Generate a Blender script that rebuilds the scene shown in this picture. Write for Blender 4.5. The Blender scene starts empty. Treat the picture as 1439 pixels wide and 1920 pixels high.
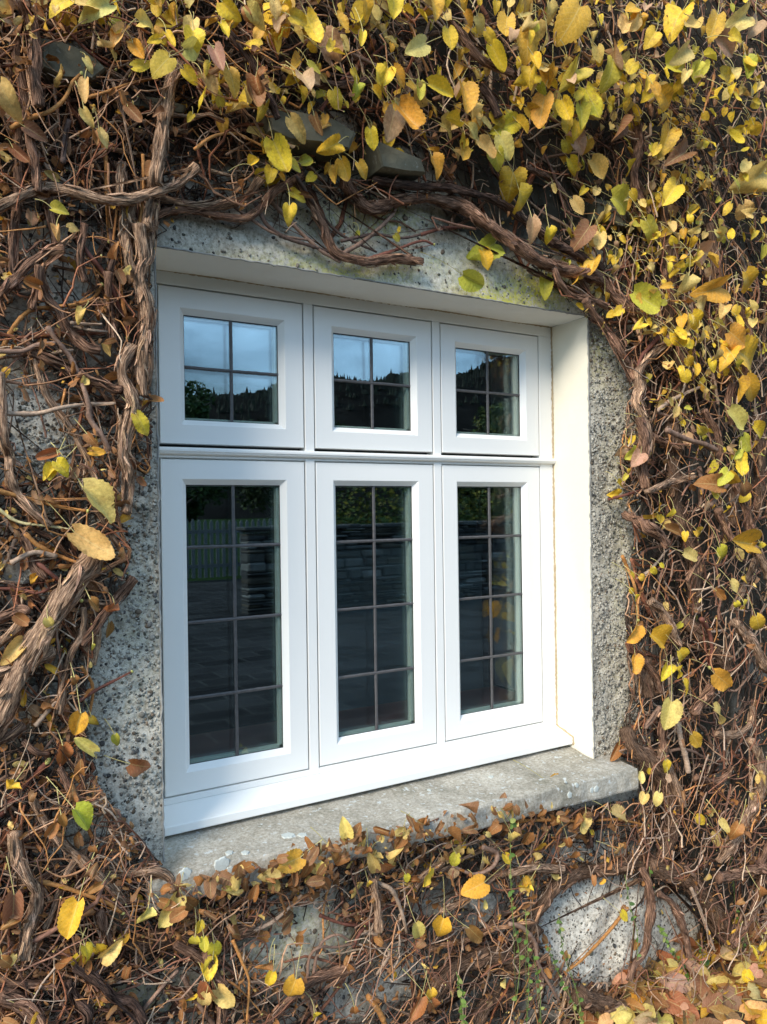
import bpy, math, random
import numpy as np
from mathutils import Matrix, Vector
rad = math.radians
rng = np.random.default_rng(7)
random.seed(7)
sc = bpy.context.scene
col = sc.collection
G = 2.2                                   # height of the window head above the ground

# ------------------------------------------------------------------ camera
F, YAW, PITCH, ROLL = 1437.69, .536, -.0005, -.0141
CAM = np.array([-.5003, -1.9271, -.5739])
ca, sa, cb, sb = math.cos(YAW), math.sin(YAW), math.cos(PITCH), math.sin(PITCH)
FW = np.array([sa*cb, ca*cb, sb]); RT = np.array([ca, -sa, 0.]); UP = np.cross(RT, FW)
cc, ss = math.cos(ROLL), math.sin(ROLL)
R_, U_ = RT*cc+UP*ss, -RT*ss+UP*cc
cd = bpy.data.cameras.new('camera'); cam = bpy.data.objects.new('camera', cd); col.objects.link(cam)
cd.sensor_fit = 'VERTICAL'; cd.sensor_height = 36; cd.lens = F/1920*36
cd.clip_start = .05; cd.clip_end = 3000
m = Matrix.Identity(4)
for i in range(3):
    m[i][0], m[i][1], m[i][2] = R_[i], U_[i], -FW[i]
m[0][3], m[1][3], m[2][3] = CAM[0], CAM[1], CAM[2]+G
cam.matrix_world = m
sc.camera = cam

def at(u, v, y):                           # point of the plane Y=y seen at a pixel of the survey photo
    u = np.asarray(u, float); v = np.asarray(v, float); y = np.asarray(y, float)
    d = FW + R_*((u-719.5)/F)[..., None] - U_*((v-960)/F)[..., None]
    t = (y-CAM[1])/d[..., 1]
    return CAM + d*t[..., None]
def pix(P):
    d = np.asarray(P)-CAM; q = d@FW
    return 719.5+F*(d@R_)/q, 960-F*(d@U_)/q, q

# ------------------------------------------------------------------ light
SUN = Vector((-.76, -.44, .60)).normalized()
w = bpy.data.worlds.new('World'); sc.world = w; w.use_nodes = True
nt = w.node_tree; nt.nodes.clear()
def N(nt, t, **k):
    n = nt.nodes.new(t)
    for a, b in k.items():
        if a.startswith('i_'):
            n.inputs[a[2:].replace('_', ' ')].default_value = b
        else: setattr(n, a, b)
    return n
sky = N(nt, 'ShaderNodeTexSky', sky_type='NISHITA', sun_disc=False)
sky.sun_elevation = math.asin(SUN.z); sky.sun_rotation = math.atan2(SUN.x, SUN.y)
sky.air_density = 1.1; sky.dust_density = .3; sky.ozone_density = 2.0
tc = N(nt, 'ShaderNodeTexCoord')
mp = N(nt, 'ShaderNodeMapping'); mp.inputs['Scale'].default_value = (1, 1, 2.4); mp.inputs['Location'].default_value = (.35, .1, .2)
nz = N(nt, 'ShaderNodeTexNoise', i_Scale=3.2, i_Detail=7., i_Roughness=.55)
cr = N(nt, 'ShaderNodeValToRGB'); cr.color_ramp.elements[0].position = .42; cr.color_ramp.elements[1].position = .66
mixc = N(nt, 'ShaderNodeMixRGB'); mixc.inputs[2].default_value = (8.6, 12.6, 17.0, 1)
bg = N(nt, 'ShaderNodeBackground', i_Strength=.138); wo = N(nt, 'ShaderNodeOutputWorld')
L = nt.links.new
L(tc.outputs['Generated'], mp.inputs[0]); L(mp.outputs[0], nz.inputs['Vector']); L(nz.outputs[0], cr.inputs[0])
mm = N(nt, 'ShaderNodeMath', operation='MULTIPLY'); mm.inputs[1].default_value = .85
L(cr.outputs[0], mm.inputs[0]); L(mm.outputs[0], mixc.inputs[0]); L(sky.outputs[0], mixc.inputs[1]); L(mixc.outputs[0], bg.inputs[0]); L(bg.outputs[0], wo.inputs[0])
sd = bpy.data.lights.new('sun', 'SUN'); sd.energy = 3.3; sd.angle = rad(20); sd.color = (1, .91, .78)
so = bpy.data.objects.new('sun', sd); col.objects.link(so)
so.rotation_euler = (-SUN).to_track_quat('-Z', 'Y').to_euler()
sc.view_settings.view_transform = 'Standard'; sc.view_settings.look = 'None'; sc.view_settings.gamma = 1
sc.view_settings.exposure = .5
sc.cycles.max_bounces = 8; sc.cycles.transparent_max_bounces = 16; sc.cycles.use_denoising = True

# ------------------------------------------------------------------ helpers
class MB:
    """collects shapes, then links them as ONE mesh object"""
    def __init__(s): s.v = []; s.q = []; s.t = []; s.c = []; s.p = []; s.n = 0; s.qm = []; s.tm = []
    def add(s, v, quads=None, tris=None, c=(1, 1, 1), p=None, mat=0):
        v = np.asarray(v, float).reshape(-1, 3); n = len(v)
        s.v.append(v)
        c = np.asarray(c, float)
        s.c.append(np.broadcast_to(c, (n, 3)) if c.ndim == 1 else c.reshape(-1, 3))
        s.p.append(np.zeros((n, 3)) if p is None else np.asarray(p, float).reshape(-1, 3))
        if quads is not None and len(quads): q = np.asarray(quads, np.int64).reshape(-1, 4)+s.n; s.q.append(q); s.qm.append(np.full(len(q), mat))
        if tris is not None and len(tris): q = np.asarray(tris, np.int64).reshape(-1, 3)+s.n; s.t.append(q); s.tm.append(np.full(len(q), mat))
        s.n += n
    def box(s, a, b, c=(1, 1, 1), bev=0., mat=0):
        (x0, y0, z0), (x1, y1, z1) = a, b
        if bev <= 0:
            v = [(x, y, z) for x in (x0, x1) for y in (y0, y1) for z in (z0, z1)]
            s.add(v, [(0, 1, 3, 2), (4, 6, 7, 5), (0, 4, 5, 1), (2, 3, 7, 6), (0, 2, 6, 4), (1, 5, 7, 3)], c=c, mat=mat); return
        import itertools
        V = []; key = {}
        lo, hi = (x0, y0, z0), (x1, y1, z1)
        for ax in range(3):
            for sg in itertools.product((0, 1), repeat=3):
                p = [(hi[k]-(bev if k != ax else 0)) if sg[k] else (lo[k]+(bev if k != ax else 0)) for k in range(3)]
                key[(ax, sg)] = len(V); V.append(p)
        Q = []; T = []
        for ax in range(3):
            o = [k for k in range(3) if k != ax]
            for sgn in (0, 1):
                l = []
                for a2, b2 in ((0, 0), (1, 0), (1, 1), (0, 1)):
                    sg = [0]*3; sg[ax] = sgn; sg[o[0]] = a2; sg[o[1]] = b2; l.append(key[(ax, tuple(sg))])
                Q.append(l if (sgn == 1) != (ax == 1) else l[::-1])
        for ax in range(3):               # bevel strips along axis ax
            o = [k for k in range(3) if k != ax]
            for a2 in (0, 1):
                for b2 in (0, 1):
                    def g(axis, e):
                        sg = [0]*3; sg[ax] = e; sg[o[0]] = a2; sg[o[1]] = b2; return key[(axis, tuple(sg))]
                    Q.append([g(o[0], 0), g(o[0], 1), g(o[1], 1), g(o[1], 0)])
        for sg in itertools.product((0, 1), repeat=3): T.append([key[(0, sg)], key[(1, sg)], key[(2, sg)]])
        s.add(V, Q, T, c=c, mat=mat)
    def grid(s, P, c=(1, 1, 1), p=None, keep=None, mat=0, flip=False):
        a, b = P.shape[:2]; i = np.arange(a*b).reshape(a, b)
        q = np.stack([i[:-1, :-1], i[1:, :-1], i[1:, 1:], i[:-1, 1:]], -1)
        if flip: q = q[..., ::-1]
        q = q[keep] if keep is not None else q.reshape(-1, 4)
        s.add(P.reshape(-1, 3), q, c=c, p=p, mat=mat)
    def build(s, name, mats, parent=None, smooth=False, label=None, cat=None, group=None, kind=None, recalc=False):
        me = bpy.data.meshes.new(name)
        v = np.concatenate(s.v).astype(np.float32).copy(); v[:, 2] += G
        q = np.concatenate(s.q) if s.q else np.zeros((0, 4), int); t = np.concatenate(s.t) if s.t else np.zeros((0, 3), int)
        me.vertices.add(len(v)); me.vertices.foreach_set('co', v.ravel())
        me.loops.add(q.size+t.size); me.loops.foreach_set('vertex_index', np.concatenate([q.ravel(), t.ravel()]).astype(np.int32))
        me.polygons.add(len(q)+len(t))
        st = np.concatenate([np.arange(len(q))*4, q.size+np.arange(len(t))*3]).astype(np.int32)
        me.polygons.foreach_set('loop_start', st)
        mi = np.concatenate([np.concatenate(s.qm) if s.qm else [], np.concatenate(s.tm) if s.tm else []]).astype(np.int32)
        me.polygons.foreach_set('material_index', mi)
        me.polygons.foreach_set('use_smooth', np.full(len(mi), smooth))
        a = me.attributes.new('col', 'FLOAT_COLOR', 'POINT'); cc_ = np.ones((len(v), 4), np.float32); cc_[:, :3] = np.concatenate(s.c); a.data.foreach_set('color', cc_.ravel())
        a = me.attributes.new('puv', 'FLOAT_VECTOR', 'POINT'); a.data.foreach_set('vector', np.concatenate(s.p).astype(np.float32).ravel())
        me.update(calc_edges=True); me.validate()
        if recalc:
            import bmesh
            bm = bmesh.new(); bm.from_mesh(me); bmesh.ops.recalc_face_normals(bm, faces=bm.faces); bm.to_mesh(me); bm.free()
        for mt in (mats if isinstance(mats, (list, tuple)) else [mats]): me.materials.append(mt)
        o = bpy.data.objects.new(name, me); col.objects.link(o)
        if parent is not None:
            o.parent = parent
            w_ = parent; off = Vector((0, 0, 0))
            while w_ is not None: off += w_.location; w_ = w_.parent
            o.location = -off
        return tag(o, label, cat, group, kind)
def tag(o, label=None, cat=None, group=None, kind=None):
    if label: o['label'] = label
    if cat: o['category'] = cat
    if group: o['group'] = group
    if kind: o['kind'] = kind
    return o
def empty(name, loc, label, cat, group=None):
    o = bpy.data.objects.new(name, None); col.objects.link(o); o.location = (loc[0], loc[1], loc[2]+G); o.empty_display_size = .1
    return tag(o, label, cat, group)

def lat(seed, n=64): return np.random.default_rng(seed).random((n, n))
def vn(x, z, s, seed):                     # tiling value noise, 0..1
    g = lat(seed); n = len(g); x = np.asarray(x)/s; z = np.asarray(z)/s
    i = np.floor(x).astype(int); j = np.floor(z).astype(int); fx = x-i; fz = z-j; fx = fx*fx*(3-2*fx); fz = fz*fz*(3-2*fz)
    a = g[i % n, j % n]; b = g[(i+1) % n, j % n]; c = g[i % n, (j+1) % n]; d = g[(i+1) % n, (j+1) % n]
    return a*(1-fx)*(1-fz)+b*fx*(1-fz)+c*(1-fx)*fz+d*fx*fz
def nrm(v): return v/np.maximum(np.linalg.norm(v, axis=-1, keepdims=True), 1e-9)
def smooth(P, r, step):                    # Catmull-Rom through the points
    P = np.asarray(P, float); r = np.asarray(r, float)
    A = np.vstack([2*P[0]-P[1], P, 2*P[-1]-P[-2]]); out = []; ro = []
    for i in range(len(P)-1):
        p0, p1, p2, p3 = A[i:i+4]; n = max(2, int(np.linalg.norm(p2-p1)/step))
        t = (np.arange(n)/n)[:, None]
        out.append(.5*(2*p1+(p2-p0)*t+(2*p0-5*p1+4*p2-p3)*t*t+(3*p1-p0-3*p2+p3)*t**3)); ro.append(r[i]+(r[i+1]-r[i])*t[:, 0])
    out.append(P[-1:]); ro.append(r[-1:])
    return np.vstack(out), np.concatenate(ro)
def tubes(mb, P, R, K, c, rough=0., cap=True, mat=0, bark=0.):
    """P (N,S,3) centre lines, R (N,S) radii, c (N,3) or (N,S,3)"""
    P = np.asarray(P, float); R = np.asarray(R, float)
    Nn, S = P.shape[:2]
    T = np.empty_like(P); T[:, 1:-1] = P[:, 2:]-P[:, :-2]; T[:, 0] = P[:, 1]-P[:, 0]; T[:, -1] = P[:, -1]-P[:, -2]; T = nrm(T)
    ref = np.zeros_like(T); ref[..., 1] = -1; ref[..., 0] = .12; ref[..., 2] = .07
    A = nrm(np.cross(T, ref)); B = np.cross(A, T)
    th = np.arange(K)*2*math.pi/K
    s = np.concatenate([np.zeros((Nn, 1)), np.cumsum(np.linalg.norm(P[:, 1:]-P[:, :-1], axis=-1), 1)], 1)
    rr = np.broadcast_to(R[:, :, None], (Nn, S, K)).copy(); h = np.zeros((Nn, S, K))
    if bark > 0:
        for k, f, a in ((1, 9, .5), (2, 15, .5), (3, 21, .45), (5, 30, .4), (7, 24, .35), (9, 46, .3), (11, 35, .22)):
            ph = rng.random(Nn)*6.28; fs = f*rng.uniform(.6, 1.4, Nn)*rng.choice([-1, 1], Nn)
            v = np.sin(k*th[None, None]+(fs[:, None]*s)[..., None]+ph[:, None, None]+1.5*np.sin(s*23+ph[:, None])[..., None])
            h += a*(1-2*np.abs(v) if k > 2 else v)
        rr *= 1+bark*h*.32
    if rough > 0: rr *= 1+rough*(rng.random(rr.shape)-.5)
    V = P[:, :, None]+A[:, :, None]*(np.cos(th)[None, None, :, None]*rr[..., None])+B[:, :, None]*(np.sin(th)[None, None, :, None]*rr[..., None])
    i = np.arange(Nn*S*K).reshape(Nn, S, K); j = np.roll(i, -1, 2)
    q = np.stack([i[:, :-1], j[:, :-1], j[:, 1:], i[:, 1:]], -1).reshape(-1, 4)
    c = np.asarray(c, float)
    if c.ndim == 1: c = np.broadcast_to(c, (Nn, 3))
    if c.ndim == 2: c = np.broadcast_to(c[:, None], (Nn, S, 3))
    C = np.broadcast_to(c[:, :, None], (Nn, S, K, 3))
    uv = np.stack([np.broadcast_to(np.minimum(th, 2*math.pi-th)[None, None]*R.mean()*1.5, (Nn, S, K))+rng.random(Nn)[:, None, None]*9,
                   np.broadcast_to(s[..., None], (Nn, S, K))+rng.random(Nn)[:, None, None]*9, h], -1)
    mb.add(V, q, c=C, p=uv, mat=mat)
    if cap and K >= 5:
        for e, rv in ((0, True), (-1, False)):
            ring = i[:, e, :]
            n0 = mb.n-V.reshape(-1, 3).shape[0]
            cen = P[:, e]+T[:, e]*(R[:, e]*(.3 if e else -.3))[:, None]
            base = mb.n
            mb.add(cen, None, None, c=c[:, e]*1.1, p=uv[:, e, 0])
            rg = ring+n0-mb.n; ci = (np.arange(Nn)+base-mb.n)
            tr = np.stack([rg, np.roll(rg, -1, 1), np.broadcast_to(ci[:, None], rg.shape)], -1).reshape(-1, 3)
            mb.t.append((tr if not rv else tr[:, ::-1])+mb.n); mb.tm.append(np.full(len(tr), mat))

# ------------------------------------------------------------------ materials
def mat(name):
    m_ = bpy.data.materials.new(name); m_.use_nodes = True; nt_ = m_.node_tree
    b = nt_.nodes['Principled BSDF']; return m_, nt_, b, nt_.links.new
def ramp(nt_, stops):
    r = nt_.nodes.new('ShaderNodeValToRGB'); e = r.color_ramp.elements
    while len(e) < len(stops): e.new(.5)
    for x, (p, c) in zip(e, stops): x.position = p; x.color = (*c, 1) if len(c) == 3 else c
    return r
def noise_on(nt_, vec, scale, detail=5., rough=.6):
    n = N(nt_, 'ShaderNodeTexNoise', i_Scale=scale, i_Detail=detail, i_Roughness=rough)
    if vec is not None: nt_.links.new(vec, n.inputs['Vector'])
    return n
def mul(nt_, a, b, fac=1., bt='MULTIPLY'):
    x = N(nt_, 'ShaderNodeMixRGB', blend_type=bt); x.inputs[0].default_value = fac
    for s_, v_ in ((1, a), (2, b)):
        if hasattr(v_, 'is_linked'): nt_.links.new(v_, x.inputs[s_])
        else: x.inputs[s_].default_value = (*v_, 1)
    return x.outputs[0]
def simple(name, c, rough=.6, var=.12, scale=30., bump=.0, bscale=200., bdist=.002, spec=.5, dirt=None):
    m_, nt_, b, l = mat(name); tc_ = N(nt_, 'ShaderNodeTexCoord'); o = tc_.outputs['Object']
    n = noise_on(nt_, o, scale); r = ramp(nt_, [(.25, tuple(x*(1-var) for x in c)), (.75, tuple(min(1, x*(1+var)) for x in c))]); l(n.outputs[0], r.inputs[0])
    out = r.outputs[0]
    if dirt:
        n2 = noise_on(nt_, o, dirt[0], 8., .7); r2 = ramp(nt_, [(dirt[1], (0, 0, 0)), (dirt[1]+.08, (1, 1, 1))]); l(n2.outputs[0], r2.inputs[0])
        x = N(nt_, 'ShaderNodeMixRGB'); l(r2.outputs[0], x.inputs[0]); l(out, x.inputs[1]); x.inputs[2].default_value = (*dirt[2], 1); out = x.outputs[0]
    l(out, b.inputs['Base Color']); b.inputs['Roughness'].default_value = rough; b.inputs['Specular IOR Level'].default_value = spec
    if bump:
        n3 = noise_on(nt_, o, bscale, 6., .65); bp = N(nt_, 'ShaderNodeBump', i_Strength=bump, i_Distance=bdist); l(n3.outputs[0], bp.inputs['Height']); l(bp.outputs[0], b.inputs['Normal'])
    return m_
def M0(nt_, x):
    n = N(nt_, 'ShaderNodeMath', operation='SUBTRACT'); n.inputs[0].default_value = 1.; nt_.links.new(x, n.inputs[1]); return n.outputs[0]
# house render: cement with lichen, and shade between the vine stems painted dark
m_cement, nt_, b, l = mat('pebbledash_cement')
o = N(nt_, 'ShaderNodeTexCoord').outputs['Object']; at_ = N(nt_, 'ShaderNodeAttribute', attribute_name='col')
n1 = noise_on(nt_, o, 9.); r1 = ramp(nt_, [(.3, (.38, .345, .28)), (.5, (.54, .495, .41)), (.72, (.68, .635, .54))]); l(n1.outputs[0], r1.inputs[0])
n2 = noise_on(nt_, o, 90., 8., .75); r2 = ramp(nt_, [(.35, (.42, .40, .37)), (.56, (1, 1, 1))]); l(n2.outputs[0], r2.inputs[0])
c1 = mul(nt_, r1.outputs[0], r2.outputs[0])
vo = N(nt_, 'ShaderNodeTexVoronoi', i_Scale=150.); l(o, vo.inputs['Vector']); r3 = ramp(nt_, [(.12, (.3, .29, .27)), (.3, (1, 1, 1))]); l(vo.outputs['Distance'], r3.inputs[0])
n5 = noise_on(nt_, o, 60., 3.); r5 = ramp(nt_, [(.5, (0, 0, 0)), (.56, (1, 1, 1))]); l(n5.outputs[0], r5.inputs[0])
x = N(nt_, 'ShaderNodeMixRGB', blend_type='MULTIPLY'); l(r5.outputs[0], x.inputs[0]); l(c1, x.inputs[1]); l(r3.outputs[0], x.inputs[2]); c1 = x.outputs[0]
n3 = noise_on(nt_, o, 75., 10., .85); r4 = ramp(nt_, [(.46, (0, 0, 0)), (.51, (1, 1, 1))]); l(n3.outputs[0], r4.inputs[0])
sep = N(nt_, 'ShaderNodeSeparateColor'); l(at_.outputs['Color'], sep.inputs[0])
mq = N(nt_, 'ShaderNodeMath', operation='MULTIPLY'); l(r4.outputs[0], mq.inputs[0]); l(sep.outputs['Green'], mq.inputs[1])
x = N(nt_, 'ShaderNodeMixRGB'); l(mq.outputs[0], x.inputs[0]); l(c1, x.inputs[1]); x.inputs[2].default_value = (.50, .47, .06, 1)
x2 = N(nt_, 'ShaderNodeMixRGB'); l(sep.outputs['Blue'], x2.inputs[0]); inv = M0(nt_, sep.outputs['Red']); xl = N(nt_, 'ShaderNodeMixRGB'); l(inv, xl.inputs[0]); l(x.outputs[0], xl.inputs[1]); l(mul(nt_, (.86, .81, .70), r2.outputs[0]), xl.inputs[2]); l(xl.outputs[0], x2.inputs[1]); x2.inputs[2].default_value = (.045, .04, .028, 1)  # blue channel mixes in the painted shade behind the stems
l(x2.outputs[0], b.inputs['Base Color']); b.inputs['Roughness'].default_value = .95; b.inputs['Specular IOR Level'].default_value = .2
bp = N(nt_, 'ShaderNodeBump', i_Strength=.9, i_Distance=.004); l(n2.outputs[0], bp.inputs['Height']); l(bp.outputs[0], b.inputs['Normal'])
# things whose colour is in the vertices
def vcol(name, rough=.85, bscale=300., bstr=.5, bdist=.002, var=.35, nscale=120., spec=.25):
    m_, nt_, b, l = mat(name); a = N(nt_, 'ShaderNodeAttribute', attribute_name='col'); o = N(nt_, 'ShaderNodeTexCoord').outputs['Object']
    n = noise_on(nt_, o, nscale); r = ramp(nt_, [(.25, (1-var,)*3), (.75, (1+var*.6,)*3)]); l(n.outputs[0], r.inputs[0])
    l(mul(nt_, a.outputs['Color'], r.outputs[0]), b.inputs['Base Color']); b.inputs['Roughness'].default_value = rough; b.inputs['Specular IOR Level'].default_value = spec
    n3 = noise_on(nt_, o, bscale, 5.); bp = N(nt_, 'ShaderNodeBump', i_Strength=bstr, i_Distance=bdist); l(n3.outputs[0], bp.inputs['Height']); l(bp.outputs[0], b.inputs['Normal'])
    return m_
m_pebble = vcol('pebble', .85, 500., .8, .003, .45, 260.)
m_twig = vcol('twig_bark', .7, 500., .6, .0015, .5, 160.)
m_stonev = vcol('field_stone', .9, 25., .8, .02, .35, 8.)
# shredding bark: stripes follow each stem
m_bark, nt_, b, l = mat('shredded_bark')
a = N(nt_, 'ShaderNodeAttribute', attribute_name='col'); pu = N(nt_, 'ShaderNodeAttribute', attribute_name='puv')
mpn = N(nt_, 'ShaderNodeMapping'); mpn.inputs['Scale'].default_value = (1, .09, .0); l(pu.outputs['Vector'], mpn.inputs[0])
n1 = noise_on(nt_, mpn.outputs[0], 330., 8., .7); r1 = ramp(nt_, [(.36, (.10, .075, .06)), (.46, (.48, .42, .38)), (.54, (1.15, 1.08, 1.0)), (.66, (2.1, 2.05, 1.95))]); l(n1.outputs[0], r1.inputs[0])
n2 = noise_on(nt_, pu.outputs['Vector'], 16., 3.); r2 = ramp(nt_, [(.3, (.62, .6, .6)), (.7, (1.3, 1.25, 1.2))]); l(n2.outputs[0], r2.inputs[0])
l(mul(nt_, mul(nt_, a.outputs['Color'], r1.outputs[0]), r2.outputs[0]), b.inputs['Base Color']); b.inputs['Roughness'].default_value = .85; b.inputs['Specular IOR Level'].default_value = .25
bp = N(nt_, 'ShaderNodeBump', i_Strength=1., i_Distance=.006); l(n1.outputs[0], bp.inputs['Height']); l(bp.outputs[0], b.inputs['Normal'])
# leaves
m_leaf, nt_, b, l = mat('autumn_leaf')
a = N(nt_, 'ShaderNodeAttribute', attribute_name='col'); pu = N(nt_, 'ShaderNodeAttribute', attribute_name='puv'); o = N(nt_, 'ShaderNodeTexCoord').outputs['Object']
sp = N(nt_, 'ShaderNodeSeparateXYZ'); l(pu.outputs['Vector'], sp.inputs[0])
def M_(op, x, y=None, clamp=False):
    n = N(nt_, 'ShaderNodeMath', operation=op); n.use_clamp = clamp
    for s_, v_ in ((0, x), (1, y)):
        if v_ is None: continue
        if hasattr(v_, 'is_linked'): nt_.links.new(v_, n.inputs[s_])
        else: n.inputs[s_].default_value = v_
    return n.outputs[0]
ab = M_('ABSOLUTE', sp.outputs[0])
vein = M_('SINE', M_('MULTIPLY', M_('SUBTRACT', sp.outputs[1], M_('MULTIPLY', ab, .42)), 42.))
vein = M_('MULTIPLY', M_('GREATER_THAN', vein, .93), .4)
mid = M_('LESS_THAN', ab, .045)
vv = M_('MAXIMUM', vein, M_('MULTIPLY', mid, .8))
n1 = noise_on(nt_, o, 55., 6., .65); r1 = ramp(nt_, [(.50, (0, 0, 0)), (.66, (1, 1, 1))]); l(n1.outputs[0], r1.inputs[0])
edge = M_('POWER', M_('MAXIMUM', ab, M_('ABSOLUTE', M_('SUBTRACT', M_('MULTIPLY', sp.outputs[1], 2.), 1.))), 5.)
blot = M_('MULTIPLY', M_('ADD', M_('MULTIPLY', r1.outputs[0], .7), M_('MULTIPLY', edge, .35)), M_('ADD', sp.outputs[2], 0.), True)
x = N(nt_, 'ShaderNodeMixRGB'); l(blot, x.inputs[0]); l(a.outputs['Color'], x.inputs[1]); x.inputs[2].default_value = (.30, .13, .035, 1)
n2 = noise_on(nt_, o, 160., 5.); r2 = ramp(nt_, [(.3, (.78, .76, .7)), (.7, (1.12, 1.1, 1.1))]); l(n2.outputs[0], r2.inputs[0])
cl = mul(nt_, x.outputs[0], r2.outputs[0])
x = N(nt_, 'ShaderNodeMixRGB', blend_type='MIX'); l(M_('MULTIPLY', vv, .35), x.inputs[0]); l(cl, x.inputs[1]); x.inputs[2].default_value = (.78, .66, .28, 1); cl = x.outputs[0]
n4 = noise_on(nt_, o, 520., 2.); r6 = ramp(nt_, [(.28, (.45, .33, .22)), (.34, (1, 1, 1))]); l(n4.outputs[0], r6.inputs[0]); cl = mul(nt_, cl, r6.outputs[0])
l(cl, b.inputs['Base Color']); b.inputs['Roughness'].default_value = .55; b.inputs['Specular IOR Level'].default_value = .35
tr = N(nt_, 'ShaderNodeBsdfTranslucent'); l(cl, tr.inputs[0])
bp = N(nt_, 'ShaderNodeBump', i_Strength=.6, i_Distance=.002); l(M_('SUBTRACT', n2.outputs[0], M_('MULTIPLY', vv, .6)), bp.inputs['Height']); l(bp.outputs[0], b.inputs['Normal'])
ms = N(nt_, 'ShaderNodeMixShader'); ms.inputs[0].default_value = .22; l(b.outputs[0], ms.inputs[1]); l(tr.outputs[0], ms.inputs[2])
l(ms.outputs[0], nt_.nodes['Material Output'].inputs[0])
# glass: fresnel mirror over clear, the same from both sides
m_glass, nt_, b, l = mat('window_glass'); nt_.nodes.remove(b)
ge = N(nt_, 'ShaderNodeNewGeometry'); fr = N(nt_, 'ShaderNodeFresnel')
l(M_('ADD', M_('MULTIPLY', ge.outputs['Backfacing'], 1/1.52-1.52), 1.52), fr.inputs['IOR'])
gl = N(nt_, 'ShaderNodeBsdfGlossy'); gl.inputs['Roughness'].default_value = 0.; gl.inputs['Color'].default_value = (.78, .93, 1, 1)
tp = N(nt_, 'ShaderNodeBsdfTransparent'); tp.inputs[0].default_value = (.90, .93, .93, 1)
ms = N(nt_, 'ShaderNodeMixShader'); l(M_('MULTIPLY', fr.outputs[0], 2.7, True), ms.inputs[0]); l(tp.outputs[0], ms.inputs[1]); l(gl.outputs[0], ms.inputs[2]); l(ms.outputs[0], nt_.nodes['Material Output'].inputs[0])

m_frame = simple('white_window_paint', (.79, .78, .745), .42, .012, 6., .12, 260., .0006, .4, dirt=(300., .74, (.35, .33, .28)))
m_sillp = simple('white_sill_paint', (.80, .80, .77), .4, .015, 5., .1, 260., .0006, .4, dirt=(260., .72, (.4, .38, .32)))
m_reveal = simple('cream_masonry_paint', (.76, .71, .585), .75, .02, 8., .35, 55., .003, .25, dirt=(130., .75, (.42, .38, .3)))
m_soffit = simple('soffit_paint', (.74, .715, .65), .75, .03, 8., .4, 45., .004, .25, dirt=(150., .73, (.3, .27, .22)))
m_arris = simple('bare_cement_edge', (.33, .32, .29), .9, .2, 60., .6, 200., .003)
m_seal = simple('tan_sealant', (.40, .31, .19), .8, .2, 90., .7, 400., .002)
m_lead = simple('lead_came', (.075, .07, .07), .5, .3, 90., .5, 300., .001)
m_spacer = simple('glazing_spacer', (.52, .58, .48), .5, .05)
m_blackg = simple('gasket_and_slot_shade', (.02, .02, .02), .6)
m_slate = simple('slate_slab', (.135, .125, .085), .8, .35, 14., .7, 60., .004, .4, dirt=(22., .60, (.34, .34, .30)))
m_lich = simple('white_lichen', (.46, .49, .46), .95, .12, 120., .6, 300., .001)
m_board = simple('red_brown_board', (.42, .15, .12), .5, .2, 12.)
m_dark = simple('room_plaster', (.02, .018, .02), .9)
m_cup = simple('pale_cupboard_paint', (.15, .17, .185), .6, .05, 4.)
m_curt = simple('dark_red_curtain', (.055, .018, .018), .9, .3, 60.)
m_mauve = simple('grey_mauve_plaster', (.32, .29, .32), .8, .08)
m_cord = simple('white_cord', (.75, .74, .68), .5)
m_gate = simple('gate_white_paint', (.15, .155, .155), .6, .1, 8.)
# stone sill
m_sill, nt_, b, l = mat('weathered_sandstone')
o = N(nt_, 'ShaderNodeTexCoord').outputs['Object']
n1 = noise_on(nt_, o, 6., 8., .7); r1 = ramp(nt_, [(.30, (.22, .21, .16)), (.48, (.42, .39, .33)), (.70, (.58, .55, .48))]); l(n1.outputs[0], r1.inputs[0])
n2 = noise_on(nt_, o, 120., 8., .8); r2 = ramp(nt_, [(.36, (.55, .53, .48)), (.6, (1.1, 1.1, 1.1))]); l(n2.outputs[0], r2.inputs[0])
c1 = mul(nt_, r1.outputs[0], r2.outputs[0])
vo = N(nt_, 'ShaderNodeTexVoronoi', i_Scale=30., feature='DISTANCE_TO_EDGE'); l(mul(nt_, o, n2.outputs[0], .12, 'ADD'), vo.inputs['Vector'])
r3 = ramp(nt_, [(.0, (.5, .48, .44)), (.035, (1, 1, 1))]); l(vo.outputs[0], r3.inputs[0])
n4 = noise_on(nt_, o, 14., 2.); r4 = ramp(nt_, [(.5, (0, 0, 0)), (.6, (.8, .8, .8))]); l(n4.outputs[0], r4.inputs[0])
x = N(nt_, 'ShaderNodeMixRGB', blend_type='MULTIPLY'); l(r4.outputs[0], x.inputs[0]); l(c1, x.inputs[1]); l(r3.outputs[0], x.inputs[2]); c1 = x.outputs[0]
n6 = noise_on(nt_, o, 60., 3.); r6 = ramp(nt_, [(.62, (0, 0, 0)), (.66, (1, 1, 1))]); l(n6.outputs[0], r6.inputs[0])
x = N(nt_, 'ShaderNodeMixRGB'); l(r6.outputs[0], x.inputs[0]); l(c1, x.inputs[1]); x.inputs[2].default_value = (.52, .54, .52, 1)
l(x.outputs[0], b.inputs['Base Color']); b.inputs['Roughness'].default_value = .9; b.inputs['Specular IOR Level'].default_value = .3
bp = N(nt_, 'ShaderNodeBump', i_Strength=.7, i_Distance=.004); l(n2.outputs[0], bp.inputs['Height']); l(bp.outputs[0], b.inputs['Normal'])

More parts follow.
